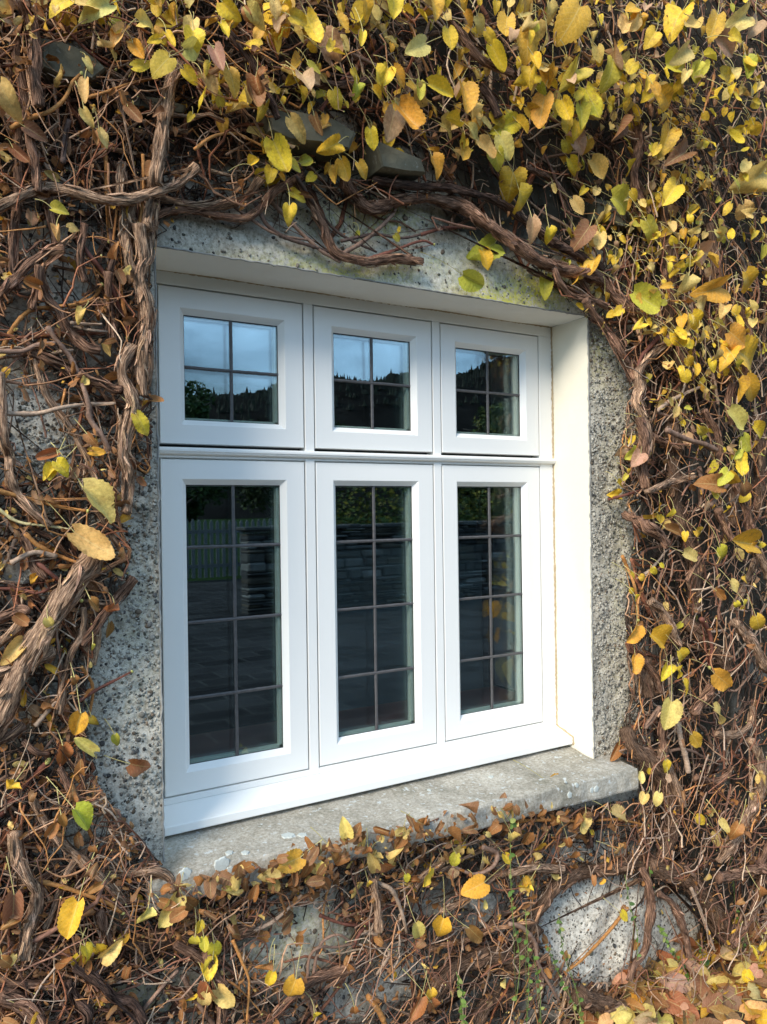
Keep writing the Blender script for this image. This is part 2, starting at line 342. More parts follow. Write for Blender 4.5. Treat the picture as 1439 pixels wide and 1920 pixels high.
# ------------------------------------------------------------------ the vine's outline in the survey photo
FORB = np.array([(285, 452), (330, 420), (480, 432), (560, 440), (640, 450), (760, 440), (860, 430), (950, 478), (1060, 560), (1130, 620), (1180, 720), (1160, 880), (1190, 1000),
        (1172, 1150), (1180, 1300), (1160, 1415), (1200, 1440), (1200, 1495), (1080, 1515), (950, 1500), (640, 1572), (345, 1668), (285, 1600), (190, 1480), (155, 1330), (190, 1180), (240, 1080), (250, 960), (285, 880)], float)
BARE = [(130, 525, 50, 50), (60, 780, 62, 55), (95, 850, 60, 45), (40, 590, 30, 30), (240, 930, 22, 60), (45, 1070, 35, 25), (175, 660, 18, 25), (40, 440, 28, 22), (100, 430, 30, 25),
        (160, 1560, 45, 50), (120, 1600, 30, 22), (560, 1770, 100, 70), (1130, 1740, 120, 100), (1265, 1740, 45, 65), (650, 1880, 45, 30), (250, 1870, 60, 25), (360, 1830, 40, 22), (800, 1700, 30, 14), (905, 1690, 26, 18), (740, 1860, 40, 20),
        (430, 420, 120, 34), (700, 415, 110, 34), (580, 400, 50, 40), (900, 500, 60, 40), (585, 238, 85, 34), (752, 298, 48, 26), (125, 112, 50, 34)]
def inpoly(u, v, P):
    u = np.asarray(u, float); v = np.asarray(v, float); r = np.zeros(u.shape, bool)
    for i in range(len(P)):
        (x0, y0), (x1, y1) = P[i-1], P[i]
        if y0 == y1: continue
        r ^= ((y0 > v) != (y1 > v)) & (u < (x1-x0)*(v-y0)/(y1-y0)+x0)
    return r
def wallpix(x, z, y=-.2):
    u, v, q = pix(np.stack(np.broadcast_arrays(x, y, z), -1)); return u, v
def bare(u, v):
    b_ = np.zeros(np.shape(u), bool)
    for x_, y_, a_, c_ in BARE: b_ |= ((u-x_)/a_)**2+((v-y_)/c_)**2 < 1
    return b_

# ------------------------------------------------------------------ house wall
XL, XR, ZT, ZB, D = -.047, 1.3116, .0381, -1.40, .163
wall = empty('house_wall', (0.6, 0, -G), 'pebbledashed grey house wall round the white window', 'wall'); wall['kind'] = 'thing'
fine = .0065
xs = np.concatenate([np.linspace(-3, -.62, 20), np.arange(-.6, XL-.003, fine), [XL], np.arange(XL+fine, XR-.003, fine), [XR], np.arange(XR+fine, 2.6, fine), np.linspace(2.65, 7, 30)])
zs = np.concatenate([np.arange(-G-.05, ZB-.003, fine), [ZB], np.arange(ZB+fine, ZT-.003, fine), [ZT], np.arange(ZT+fine, 1.45, fine), np.linspace(1.5, 3.2, 12)])
X, Z = np.meshgrid(xs, zs, indexing='ij')
rel = (vn(X, Z, .22, 1)-.5)*.016+(vn(X, Z, .05, 2)-.5)*.007+(vn(X, Z, .016, 3)-.5)*.0045+(vn(X, Z, .009, 4)-.5)*.0025
dx = np.maximum(np.maximum(XL-X, X-XR), 0); dz = np.maximum(np.maximum(ZB-Z, Z-ZT), 0)
edge = np.clip(np.hypot(dx, dz)/.035, 0, 1)
bx, _, bz = at(1150, 1745, -.17)
bulge = .03*(.6+.8*vn(X, Z, .07, 12))*np.exp(-((X-bx)/.22)**4-((Z-bz)/.17)**4)
for (u0, v0, rr, hh) in ((60, 780, .1, .02), (560, 1770, .14, .03), (45, 1070, .08, .02)):
    q = at(u0, v0, -.17); bulge = bulge+hh*np.exp(-((X-q[0])/rr)**4-((Z-q[2])/rr)**4)
Y = -D-rel*edge-bulge
pu_, pv_ = wallpix(X, Z, -D)
lich = np.zeros_like(X)
for (u0, v0, a0, b0, k) in ((700, 500, 260, 30, .8), (960, 545, 130, 40, 1.2), (1120, 640, 50, 90, .35), (560, 1760, 130, 70, .45), (700, 400, 120, 60, .4), (1165, 900, 30, 500, .3), (250, 1200, 60, 200, .12), (860, 520, 60, 40, .5), (250, 1880, 150, 60, .3)):
    lich = np.maximum(lich, k*np.exp(-((pu_-u0)/a0)**2-((pv_-v0)/b0)**2))
lich *= .5+vn(X, Z, .06, 5)
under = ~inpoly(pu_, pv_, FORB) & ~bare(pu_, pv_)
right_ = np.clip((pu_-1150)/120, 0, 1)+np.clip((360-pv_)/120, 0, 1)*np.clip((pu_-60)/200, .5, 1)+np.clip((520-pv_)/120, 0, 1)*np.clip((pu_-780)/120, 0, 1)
gap_shade = np.clip((vn(X, Z, .12, 6)-.30+right_*.6)*1.6, 0, 1)*under  # shade in the gaps of the vine, painted into the render colour
gap_shade = gap_shade*np.clip((4.1-X)/.6, 0, 1)*np.clip(.55+right_*.3+.45*vn(X, Z, .03, 8), 0, 1)
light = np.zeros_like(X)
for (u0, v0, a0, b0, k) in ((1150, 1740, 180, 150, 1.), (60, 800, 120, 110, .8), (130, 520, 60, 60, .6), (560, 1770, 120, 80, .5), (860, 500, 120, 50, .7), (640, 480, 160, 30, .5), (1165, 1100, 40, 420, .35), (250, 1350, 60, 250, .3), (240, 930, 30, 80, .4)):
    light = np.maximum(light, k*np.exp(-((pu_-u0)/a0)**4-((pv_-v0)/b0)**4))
cw = np.stack([1-light*(.6+.4*vn(X, Z, .03, 9)), np.clip(lich, 0, 1), np.clip(gap_shade, 0, .96)], -1)
mb = MB()
xc = (xs[:-1]+xs[1:])/2; zc = (zs[:-1]+zs[1:])/2
keep = ~((xc[:, None] > XL) & (xc[:, None] < XR) & (zc[None] > ZB) & (zc[None] < ZT))
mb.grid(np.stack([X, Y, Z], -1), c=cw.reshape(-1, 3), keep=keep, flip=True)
# stones bedded in the render
t_ = (1+5**.5)/2
ICO = nrm(np.array([(-1, t_, 0), (1, t_, 0), (-1, -t_, 0), (1, -t_, 0), (0, -1, t_), (0, 1, t_), (0, -1, -t_), (0, 1, -t_), (t_, 0, -1), (t_, 0, 1), (-t_, 0, -1), (-t_, 0, 1)], float))
ICOF = [(0, 11, 5), (0, 5, 1), (0, 1, 7), (0, 7, 10), (0, 10, 11), (1, 5, 9), (5, 11, 4), (11, 10, 2), (10, 7, 6), (7, 1, 8), (3, 9, 4), (3, 4, 2), (3, 2, 6), (3, 6, 8), (3, 8, 9), (4, 9, 5), (2, 4, 11), (6, 2, 10), (8, 6, 7), (9, 8, 1)]
def subdiv(V, Fs):
    V = list(map(tuple, V)); c = {}; out = []
    def mid(a, b):
        k = (min(a, b), max(a, b))
        if k not in c: c[k] = len(V); V.append(tuple(nrm(np.array(V[a])+np.array(V[b]))))
        return c[k]
    for a, b, d in Fs:
        e, f_, g = mid(a, b), mid(b, d), mid(d, a); out += [(a, e, g), (b, f_, e), (d, g, f_), (e, f_, g)]
    return np.array(V), np.array(out)
ICO2, ICOF2 = subdiv(ICO, ICOF)
def stones(mb, P, S, C, mat=0, hi=False, flat=.6, axis=1, rnd=.45):
    V0, F0 = (ICO2, ICOF2) if hi else (ICO, np.array(ICOF)); n = len(P)
    V = V0[None]*(1+rnd*(rng.random((n, len(V0), 1))-.5)*(1.0 if not hi else .6))
    an = rng.random(n)*6.28; c_, s_ = np.cos(an)[:, None], np.sin(an)[:, None]; el = rng.uniform(.6, 1, n)[:, None]
    o2 = [k for k in range(3) if k != axis]
    a0 = V[..., o2[0]]*el; b0 = V[..., o2[1]]
    W = np.empty_like(V); W[..., o2[0]] = a0*c_-b0*s_; W[..., o2[1]] = a0*s_+b0*c_; W[..., axis] = V[..., axis]*flat
    W = W*np.asarray(S)[:, None, None]+P[:, None]
    f_ = (F0[None]+(np.arange(n)*len(V0))[:, None, None]).reshape(-1, 3)
    mb.add(W, None, f_, c=np.repeat(C, len(V0), 0), mat=mat)
PALP = np.array([(.11, .105, .10), (.16, .15, .135), (.20, .18, .145), (.16, .125, .09), (.08, .078, .072), (.26, .245, .205), (.22, .165, .115), (.13, .13, .10)])
def wall_y(x, z):
    i = np.clip(np.searchsorted(xs, x), 1, len(xs)-1); j = np.clip(np.searchsorted(zs, z), 1, len(zs)-1); return Y[i, j]
def scatter(n, x0, x1, z0, z1, smin, smax, dens, coated, hi):
    x = rng.uniform(x0, x1, n); z = rng.uniform(z0, z1, n)
    s = smin+(smax-smin)*rng.random(n)**2.2
    inn = (x > XL-s*.9) & (x < XR+s*.9) & (z > ZB-s*.9) & (z < ZT+s*.9)
    u, v = wallpix(x, z, -D); k = ~inn & (rng.random(n) < dens(u, v, x, z)); x, z, s = x[k], z[k], s[k]
    ct = rng.random(len(x)) < coated
    c = PALP[rng.integers(0, 8, len(x))]*rng.uniform(.7, 1.25, (len(x), 1)); c[ct] = np.array([.45, .425, .36])*rng.uniform(.7, 1.25, (ct.sum(), 1))
    stones(mb, np.stack([x, wall_y(x, z)-s*.05, z], -1), s, c, mat=1, hi=hi)
def d_sparse(u, v, x, z): 
    ok = (inpoly(u, v, FORB) & (v < 640)) | (bare(u, v)) | ((u < 290) & (v < 960))
    return np.where(ok, .9, .18)*((u > -60) & (u < 1500) & (v > -60) & (v < 1980))*np.where((x < XL) & (z < -.45) & (v < 1620), .2, 1)
def d_rough(u, v, x, z):
    e1 = (x > XR) & (x < XR+.24) & (z > -1.42) & (z < .05); e2 = (x < XL) & (x > -.34) & (z < -.30) & (z > -1.5)
    return np.where(e1 | e2, 1., 0.)
scatter(26000, -.5, 2.4, -G, 1.2, .0018, .0062, d_sparse, .2, False)
scatter(4200, .95, 1.95, -2.15, -1.5, .0016, .0048, d_sparse, .1, False)
scatter(900, -.5, 2.4, -G, 1.2, .005, .009, d_sparse, .1, True)
scatter(60000, -.36, XR+.25, -1.5, .05, .0020, .0058, d_rough, .68, False)
scatter(2600, -.36, XR+.25, -1.5, .05, .0045, .0078, d_rough, .45, True)
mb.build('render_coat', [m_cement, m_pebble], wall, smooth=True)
def wavy(P, amp, ax, s=.09, seed=11):
    n = (vn(P[..., 0]+P[..., 1]*3, P[..., 2]+P[..., 1], s, seed)-.5)*amp; P = P.copy(); P[..., ax] += n; return P
def plane(a, b, c_, n1, n2):
    s_ = np.linspace(0, 1, n1)[:, None, None]; t = np.linspace(0, 1, n2)[None, :, None]
    a, b, c_ = map(np.array, (a, b, c_)); return a+(b-a)*s_+(c_-a)*t
mb = MB(); mb.grid(wavy(plane((XR, -D-.002, ZB), (XR, .03, ZB), (XR, -D-.002, ZT), 20, 120), .004, 0), flip=True); mb.build('reveal', m_reveal, wall, smooth=True)
mb = MB(); mb.grid(wavy(plane((XL, -D-.002, ZB), (XL, .03, ZB), (XL, -D-.002, ZT), 20, 120), .004, 0)); mb.build('reveal', m_reveal, wall, smooth=True)
mb = MB(); mb.grid(wavy(plane((XL, -D-.002, ZT), (XL, .03, ZT), (XR, -D-.002, ZT), 20, 160), .005, 2, .14)); mb.build('soffit', m_soffit, wall, smooth=True)
# bare cement arris round the opening
mb = MB()
zz = np.arange(ZB, ZT, .012); n = len(zz)
for x_, sg in ((XR, 1), (XL, -1)):
    P = np.stack([np.full(n, x_+sg*.0015), np.full(n, -D-.001), zz], -1)+rng.normal(0, .0009, (n, 3)); tubes(mb, P[None], (np.full(n, .0024)*rng.uniform(.7, 1.3, n))[None], 6, (.30, .29, .26))
xx = np.arange(XL, XR, .012); n = len(xx); P = np.stack([xx, np.full(n, -D-.001), np.full(n, ZT+.0015)], -1)+rng.normal(0, .0009, (n, 3)); tubes(mb, P[None], (np.full(n, .0024)*rng.uniform(.7, 1.3, n))[None], 6, (.2, .2, .19))
mb.build('cement_edge', m_arris, wall, smooth=True)
# slate drip course over the window, and a bedded block
def slab(uvs, y0, y1, name='slate_slab', th=None, m__=m_slate):
    """an irregular slab: outline on the photo's survey, front face at y1, back at y0"""
    P = at([p[0] for p in uvs], [p[1] for p in uvs], y1); n = len(P); mb = MB()
    ctr = P.mean(0); Q = P.copy(); Q[:, 1] = y0
    P2 = ctr+(P-ctr)*.93; P2[:, 1] = y1-.006
    v = np.vstack([Q, P, P2, [ctr+np.array([0, -.008, 0])]])
    q = [(i, (i+1) % n, n+(i+1) % n, n+i) for i in range(n)]+[(n+i, n+(i+1) % n, 2*n+(i+1) % n, 2*n+i) for i in range(n)]
    mb.add(v, q, [(2*n+i, 2*n+(i+1) % n, 3*n) for i in range(n)]); mb.build(name, m__, wall, recalc=True)
slab([(74, 72), (110, 78), (165, 98), (200, 130), (175, 150), (120, 148), (80, 128)], -.1, -.245)
slab([(235, 178), (300, 186), (350, 200), (345, 214), (290, 208), (236, 196)], -.1, -.21)
slab([(500, 196), (560, 210), (630, 226), (668, 250), (655, 280), (600, 268), (540, 262), (505, 245)], -.1, -.262)
slab([(700, 262), (745, 282), (790, 300), (798, 325), (760, 322), (716, 314)], -.1, -.262)
slab([(1120, 372), (1165, 388), (1215, 412), (1212, 432), (1160, 425), (1122, 408)], -.1, -.205)
slab([(203, 1700), (255, 1722), (262, 1745), (204, 1748)], -.1, -.20)

# ------------------------------------------------------------------ stone sill
mb = MB(); nx, ny = 150, 26
xg = np.linspace(0, 1, nx); top = np.zeros((nx, ny, 3))
for j, t in enumerate(np.linspace(0, 1, ny)):
    yb = -.004; yf = -.235+(-.28+.235)*xg; top[:, j, 0] = -.10+1.48*xg+0.0; top[:, j, 1] = yb+(yf-yb)*t; top[:, j, 2] = -1.352+((-1.368-.013*xg)+1.352)*t
top[..., 2] += (vn(top[..., 0], top[..., 1], .07, 21)-.5)*.005+(vn(top[..., 0], top[..., 1], .015, 22)-.5)*.0018
fr_ = np.zeros((nx, 12, 3)); k = np.linspace(0, 1, 12)
fr_[..., 0] = top[:, -1:, 0]; fr_[..., 1] = top[:, -1:, 1]-np.sin(k*math.pi)**.4*.004; fr_[..., 2] = top[:, -1:, 2]-k*.064
wv = (vn(fr_[..., 0], fr_[..., 2], .03, 23)-.5)*.006; wv[:, 0] = 0; fr_[..., 1] += wv
bo = np.zeros((nx, 2, 3)); bo[:, 0] = fr_[:, -1]; bo[:, 1] = fr_[:, -1]; bo[:, 1, 1] = -.004
full = np.concatenate([top, fr_[:, 1:], bo[:, 1:]], 1)
mb.grid(full, flip=False)
for e in (0, -1):
    ring = full[e]; c_ = ring.mean(0); n = len(ring); mb.add(np.vstack([ring, [c_]]), None, [(i, i+1, n) for i in range(n-1)]+[(n-1, 0, n)])
sill = mb.build('stone_sill', m_sill, None, smooth=False, recalc=True, label='weathered grey stone sill ledge with lichen spots under the white window', cat='window sill')
def splat(u, v, r, plane_z=None):
    if plane_z is not None:
        d = FW+R_*((u-719.5)/F)-U_*((v-960)/F); P = CAM+d*((plane_z-CAM[2])/d[2]); ax = (np.array([1., 0, 0]), np.array([0, 1., 0])); nn = np.array([0, 0, 1.])
        i = np.argmin(np.hypot(top[..., 0]-P[0], top[..., 1]-P[1])); P[2] = top.reshape(-1, 3)[i, 2]
    else:
        P = at(u, v, -.28); i = np.argmin(np.hypot(fr_[..., 0]-P[0], fr_[..., 2]-P[2])); P[1] = fr_.reshape(-1, 3)[i, 1]
        ax = (np.array([1., 0, 0]), np.array([0, 0, 1.])); nn = np.array([0, -1., 0])
    n = 40; a_ = np.arange(n)*6.283/n; rr = r*(1+.10*np.sin(a_*2+rng.random()*6)+.07*np.sin(a_*5+rng.random()*6)+.05*np.sin(a_*9+rng.random()*6))
    ring = P+ax[0]*(np.cos(a_)*rr)[:, None]+ax[1]*(np.sin(a_)*rr)[:, None]; mb = MB()
    mb.add(np.vstack([ring-nn*.002, P+(ring-P)*.9+nn*.0022, [P+nn*.0026]]), [(i, (i+1) % n, n+(i+1) % n, n+i) for i in range(n)], [(n+i, n+(i+1) % n, 2*n) for i in range(n)])
    mb.build('lichen_patch', m_lich, sill, recalc=True)
for u, v, r in ((540, 1571, .016), (567, 1570, .011), (430, 1605, .010), (460, 1603, .009), (921, 1462, .008), (805, 1488, .006)): splat(u, v, r, -1.371)
for u, v, r in ((427, 1634, .017), (442, 1643, .008), (357, 1654, .014), (1111, 1482, .008), (1118, 1479, .009), (1083, 1473, .007), (1070, 1491, .009), (1065, 1468, .004)): splat(u, v, r)

# ------------------------------------------------------------------ the window
win = empty('casement_window', (.625, 0, -1.345), 'white three-light casement window with leaded panes, set in the vine-covered wall', 'window'); win['kind'] = 'thing'
SW, GP = .3926, .036
SX = [i*(SW+GP) for i in range(3)]
ZU0, ZU1, ZL0, ZL1 = 0., -.3948, -.4347, -1.2793
g_ = .0042
mb = MB()
xe0, xe1 = XL-.0, XR
YF = -.0005
mb.box((xe0, YF, g_), (xe1, .07, ZT+.0), bev=.001)                 # head
mb.box((xe0, YF, -1.300), (-g_, .07, g_), bev=.001)                # jamb
mb.box((SX[2]+SW+g_, YF, -1.300), (xe1, .07, g_), bev=.001)
for i in (0, 1): mb.box((SX[i]+SW+g_, YF, -1.300), (SX[i+1]-g_, .07, g_), bev=.001)
for i in range(3):
    mb.box((SX[i]-g_, YF+.0005, -.4347+g_), (SX[i]+SW+g_, .07, -.4045), bev=.001)  # transom
    mb.box((SX[i]-g_, YF+.0005, -1.300), (SX[i]+SW+g_, .07, ZL1-g_), bev=.001)
    mb.box((SX[i]-g_, .012, ZL1-g_), (SX[i]+SW+g_, .07, ZL1+.02)); mb.box((SX[i]-g_, .012, -.02), (SX[i]+SW+g_, .07, g_)); mb.box((SX[i]-g_, .012, -.4347-.02), (SX[i]+SW+g_, .07, -.4347+g_))
mb.build('frame', m_frame, win, recalc=True)
for i in range(3): mb = MB(); mb.box((SX[i]-g_+.001, .036, -.4044), (SX[i]+SW+g_-.001, .069, -.384)); mb.build('slot_shade', m_blackg, win, recalc=True)  # black backing added so the slot below each upper sash reads as shade
# drip moulding over the lower lights
prof = [(.0, -.4040), (-.010, -.4045), (-.0145, -.4065), (-.016, -.4100), (-.016, -.4145), (-.0135, -.4165), (-.0125, -.4195), (-.008, -.4225), (.0, -.4232)]
def extrude(prof, x0, x1, name, m__, sag=0.):
    mb = MB(); n = len(prof); v = [(x, p[0], p[1]) for x in (x0, x1) for p in prof]
    mb.add(v, [(i, (i+1) % n, n+(i+1) % n, n+i) for i in range(n)]); 
    c0 = np.mean(np.array(v[:n]), 0); c1_ = np.mean(np.array(v[n:]), 0); mb.add(v[:n]+[c0], None, [(i, (i+1) % n, n) for i in range(n)]); mb.add(v[n:]+[c1_], None, [(i, (i+1) % n, n) for i in range(n)])
    return mb.build(name, m__, win, recalc=True)
extrude(prof, XL+.002, XR+.001, 'drip_moulding', m_frame)
extrude([(.07, -1.300), (-.0005, -1.3003), (-.004, -1.3015), (-.066, -1.3215), (-.0735, -1.3235), (-.0755, -1.3262), (-.0755, -1.3440), (-.0735, -1.3460), (-.06, -1.3460), (.07, -1.347)], XL+.002, XR, 'timber_sill', m_sillp)
# sealant beads
mb = MB()
def bead(a, b, r):
    n = max(8, int(np.linalg.norm(np.array(b)-a)/.006)); t = np.linspace(0, 1, n)[:, None]; P = np.array(a)*(1-t)+np.array(b)*t+rng.normal(0, .0006, (n, 3))
    tubes(mb, P[None], (r*rng.uniform(.7, 1.3, n))[None], 7, (1, 1, 1))
bead((XR-.001, -.002, -1.30), (XR-.001, -.002, ZT), .0033); bead((XL, -.001, ZT), (XR, -.001, ZT), .0026)
bead((XR-.001, -.002, -1.30), (XR-.001, -.077, -1.3235), .0032); bead((XR-.001, -.077, -1.3235), (XR-.001, -.077, -1.347), .0032)
mb.build('sealant_bead', m_seal, win, smooth=True)
GM = .067
for i in range(3):
    for (z0, z1, top_) in ((ZU0, ZU1, True), (ZL0, ZL1, False)):
        x0, x1 = SX[i], SX[i]+SW
        gx0, gx1, gz0, gz1 = x0+GM, x1-GM, z0-.0635, (z1+.0625 if top_ else z1+.0653)
        c_ = .0145
        rings = []
        for (dx_, y) in ((0, .055), (0, .0012), (.0012, 0), (GM-c_, 0), (GM-c_+.0012, .0008), (GM, .016), (GM, .0195)):
            s1 = min(1, dx_/GM); a0, a1 = x0+dx_, x1-dx_
            if dx_ < GM-c_+.001 and dx_ > .01: b0, b1 = gz0+c_, gz1-c_
            elif dx_ <= .01: b0, b1 = z0-dx_, z1+dx_
            else: e = GM-dx_; b0, b1 = gz0+e, gz1-e
            rings.append([(a0, y, b0), (a1, y, b0), (a1, y, b1), (a0, y, b1)])
        mb = MB(); V = np.array(rings); K = len(rings)
        mb.add(V, [(k*4+j, k*4+(j+1) % 4, (k+1)*4+(j+1) % 4, (k+1)*4+j) for k in range(K-1) for j in range(4)])
        # inner side of the timber
        for a_, b_ in (((x0+.01, .03, z0-.01), (gx0-.001, .06, z1+.01)), ((gx1+.001, .03, z0-.01), (x1-.01, .06, z1+.01)), ((gx0-.001, .03, gz0+.001), (gx1+.001, .06, z0-.01)), ((gx0-.001, .03, z1+.01), (gx1+.001, .06, gz1-.001))):
            mb.box(np.minimum(a_, b_), np.maximum(a_, b_))
        sash = mb.build('sash', m_frame, win, recalc=True)
        mb = MB(); mb.box((gx0-.004, .0195, gz1-.004), (gx1+.004, .0235, gz0+.004)); mb.box((gx0-.004, .0420, gz1-.004), (gx1+.004, .0460, gz0+.004))
        mb.build('glass_pane', m_glass, sash, recalc=True)
        mb = MB()
        e = .0075
        for a_, b_ in (((gx0-.003, gz1), (gx0+e*.4, gz0)), ((gx1-e, gz1), (gx1+.003, gz0)), ((gx0, gz0-e*.45), (gx1, gz0+.003)), ((gx0, gz1-.003), (gx1, gz1+e*.9))):
            mb.box((a_[0], .0245, a_[1]), (b_[0], .0410, b_[1]))
        mb.build('spacer_bar', m_spacer, sash, recalc=True)
        mb = MB()
        for a_, b_ in (((gx0-.002, gz1), (gx0+.0012, gz0)), ((gx1-.0012, gz1), (gx1+.002, gz0)), ((gx0, gz0-.0022), (gx1, gz0+.002)), ((gx0, gz1-.002), (gx1, gz1+.0012))):
            mb.box((a_[0], .0170, a_[1]), (b_[0], .0192, b_[1]))
        mb.build('gasket', m_blackg, sash, recalc=True)
        # lead cames: a half-round strip on the outer pane and its twin inside
        def came(a, b, hw, y, dy, name='lead_came'):
            mb = MB(); a = np.array(a); b = np.array(b); n = 26; t = np.linspace(0, 1, n)[:, None]; P = a*(1-t)+b*t; d = nrm(b-a); sdir = np.cross(d, (0, 1, 0)); K = 6
            wob = np.cumsum(rng.normal(0, .00012, n)); rows = []
            for k in range(K+1):
                an = math.pi*k/K; rows.append(P+sdir*(math.cos(an)*hw*(1+rng.normal(0, .05, (n, 1)))+wob[:, None])+np.array([0, dy*math.sin(an)**.6, 0])*(1+rng.normal(0, .08, (n, 1))))
            Q = np.stack(rows, 1); Q[..., 1] += y; mb.grid(Q); return mb.build(name, m_lead, sash, smooth=True)
        xc_ = (gx0+gx1)/2-.0025
        zl = [(gz0+gz1)/2+.001] if top_ else [-.659, -.852, -1.0455]
        came((xc_, 0, gz0+.001), (xc_, 0, gz1-.001), .0045, .0194, -.0032)
        for z_ in zl: came((gx0-.001, 0, z_), (gx1+.001, 0, z_), .0043, .0192, -.0036)
        came((xc_, 0, gz0+.001), (xc_, 0, gz1-.001), .0035, .0236, .002, 'inner_came')
        for z_ in zl: came((gx0, 0, z_), (gx1, 0, z_), .0033, .0238, .002, 'inner_came')

# ------------------------------------------------------------------ the room behind the glass
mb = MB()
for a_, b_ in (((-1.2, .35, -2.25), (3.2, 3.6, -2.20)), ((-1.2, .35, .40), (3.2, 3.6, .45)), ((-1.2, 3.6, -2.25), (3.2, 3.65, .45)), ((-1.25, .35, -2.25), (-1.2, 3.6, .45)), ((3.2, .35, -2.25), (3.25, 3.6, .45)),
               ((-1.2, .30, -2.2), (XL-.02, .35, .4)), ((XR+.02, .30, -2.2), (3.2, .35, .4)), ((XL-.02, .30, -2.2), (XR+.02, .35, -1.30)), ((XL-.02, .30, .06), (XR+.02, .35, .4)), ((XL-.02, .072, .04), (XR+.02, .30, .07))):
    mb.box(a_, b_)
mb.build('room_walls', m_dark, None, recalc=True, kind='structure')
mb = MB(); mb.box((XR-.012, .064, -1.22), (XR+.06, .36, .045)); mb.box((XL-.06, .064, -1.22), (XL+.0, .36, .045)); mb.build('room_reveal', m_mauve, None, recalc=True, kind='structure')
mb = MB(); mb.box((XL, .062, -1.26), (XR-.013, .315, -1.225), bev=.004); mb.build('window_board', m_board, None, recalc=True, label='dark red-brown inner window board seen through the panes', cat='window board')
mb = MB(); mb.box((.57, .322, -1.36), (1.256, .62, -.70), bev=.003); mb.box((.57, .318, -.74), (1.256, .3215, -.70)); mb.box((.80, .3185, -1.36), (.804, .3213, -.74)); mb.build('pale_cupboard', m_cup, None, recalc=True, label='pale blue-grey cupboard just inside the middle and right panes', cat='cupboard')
mb = MB(); n = 60; t = np.linspace(0, 1, n); xx = 1.262+.12*t; yy = .335+.03*np.sin(t*40); P = np.stack([np.stack([xx, yy, np.full(n, z_)], -1) for z_ in (-1.22, -.6, .03)], 1); mb.grid(P); P2 = P+np.array([0, .004, 0]); mb.grid(P2, flip=True)
mb.build('curtain', m_curt, None, smooth=True, label='dark red curtain drawn aside behind the right-hand panes', cat='curtain')
mb = MB()
bx_, _, bz_ = at(525, 1180, .055)
stones(mb, np.array([(bx_, .052, -.872-.0055*k) for k in range(19)]), np.full(19, .0026), np.tile((.75, .74, .68), (19, 1)), hi=True, flat=1, rnd=0)
mb.box((bx_-.003, .049, -.880), (bx_+.002, .055, -.853))
mb.build('blind_chain', m_cord, None, smooth=True, label='white bead chain of a blind hanging behind the lower left pane', cat='blind chain')

# ------------------------------------------------------------------ the yard behind the camera (seen in the panes)
def leaf_cloud(mb, C, R, n, size, pal):
    """n leaf-sized quads through ellipsoids C (k,3) with radii R (k,3)"""
    k = rng.integers(0, len(C), n); d = nrm(rng.standard_normal((n, 3)))*(rng.random((n, 1))**.45)
    P = np.asarray(C)[k]+d*np.asarray(R)[k]; a = nrm(rng.standard_normal((n, 3))); b_ = nrm(np.cross(a, rng.standard_normal((n, 3)))); s = size*rng.uniform(.6, 1.5, (n, 1))
    V = np.stack([P-a*s*.5, P+b_*s*.3, P+a*s*.5, P-b_*s*.3], 1); c = np.asarray(pal)[rng.integers(0, len(pal), n)]*rng.uniform(.7, 1.3, (n, 1))
    mb.add(V, np.arange(n*4).reshape(n, 4), c=np.repeat(c, 4, 0))
m_fol = vcol('tree_foliage', .7, 60., .2)
m_pave, nt_, b, l = mat('slate_paving')
o = N(nt_, 'ShaderNodeTexCoord').outputs['Object']; br = N(nt_, 'ShaderNodeTexBrick', i_Scale=1., i_Mortar_Size=.014); l(o, br.inputs['Vector'])
br.inputs['Color1'].default_value = (.05, .05, .05, 1); br.inputs['Color2'].default_value = (.03, .03, .03, 1); br.inputs['Mortar'].default_value = (.07, .07, .065, 1); br.inputs['Brick Width'].default_value = .5; br.inputs['Row Height'].default_value = .3
n_ = noise_on(nt_, o, 1.2); r_ = ramp(nt_, [(.3, (.6, .6, .6)), (.7, (1.2, 1.2, 1.2))]); l(n_.outputs[0], r_.inputs[0]); l(mul(nt_, br.outputs[0], r_.outputs[0]), b.inputs['Base Color']); b.inputs['Roughness'].default_value = .9; b.inputs['Specular IOR Level'].default_value = .04
m_grass = simple('lawn', (.022, .045, .010), .9, .4, 3., spec=.03); m_soil = simple('leafy_soil', (.07, .045, .03), .95, .5, 25., .8, 90., .01); m_hill = simple('hillside_heath', (.020, .018, .016), .95, .45, .06, spec=.0)
mb = MB(); q = np.array([[(-40, -9.8, -G), (-40, -.9, -G)], [(60, -9.8, -G), (60, -.9, -G)]], float); mb.grid(q); q = np.array([[(-8, -16.4, -G), (-8, -9.8, -G)], [(9, -16.4, -G), (9, -9.8, -G)]], float); mb.grid(q); mb.build('paved_yard', m_pave, kind='structure')
mb = MB(); gx = np.linspace(-.8, 6, 160); gy = np.linspace(-1.05, -.05, 40); XX, YY = np.meshgrid(gx, gy, indexing='ij')
ZZ = -G+.02+(vn(XX, YY, .2, 31)-.5)*.05+(vn(XX, YY, .04, 32)-.5)*.02+.05*np.clip((YY+.6)/.5, 0, 1)
mb.grid(np.stack([XX, YY, ZZ], -1)); mb.build('soil', m_soil, kind='structure', smooth=True)
mb = MB(); mb.grid(np.array([[(-900, -1200, -G-.01), (-900, 40, -G-.01)], [(1200, -1200, -G-.01), (1200, 40, -G-.01)]], float)); mb.build('ground', m_grass, kind='structure')
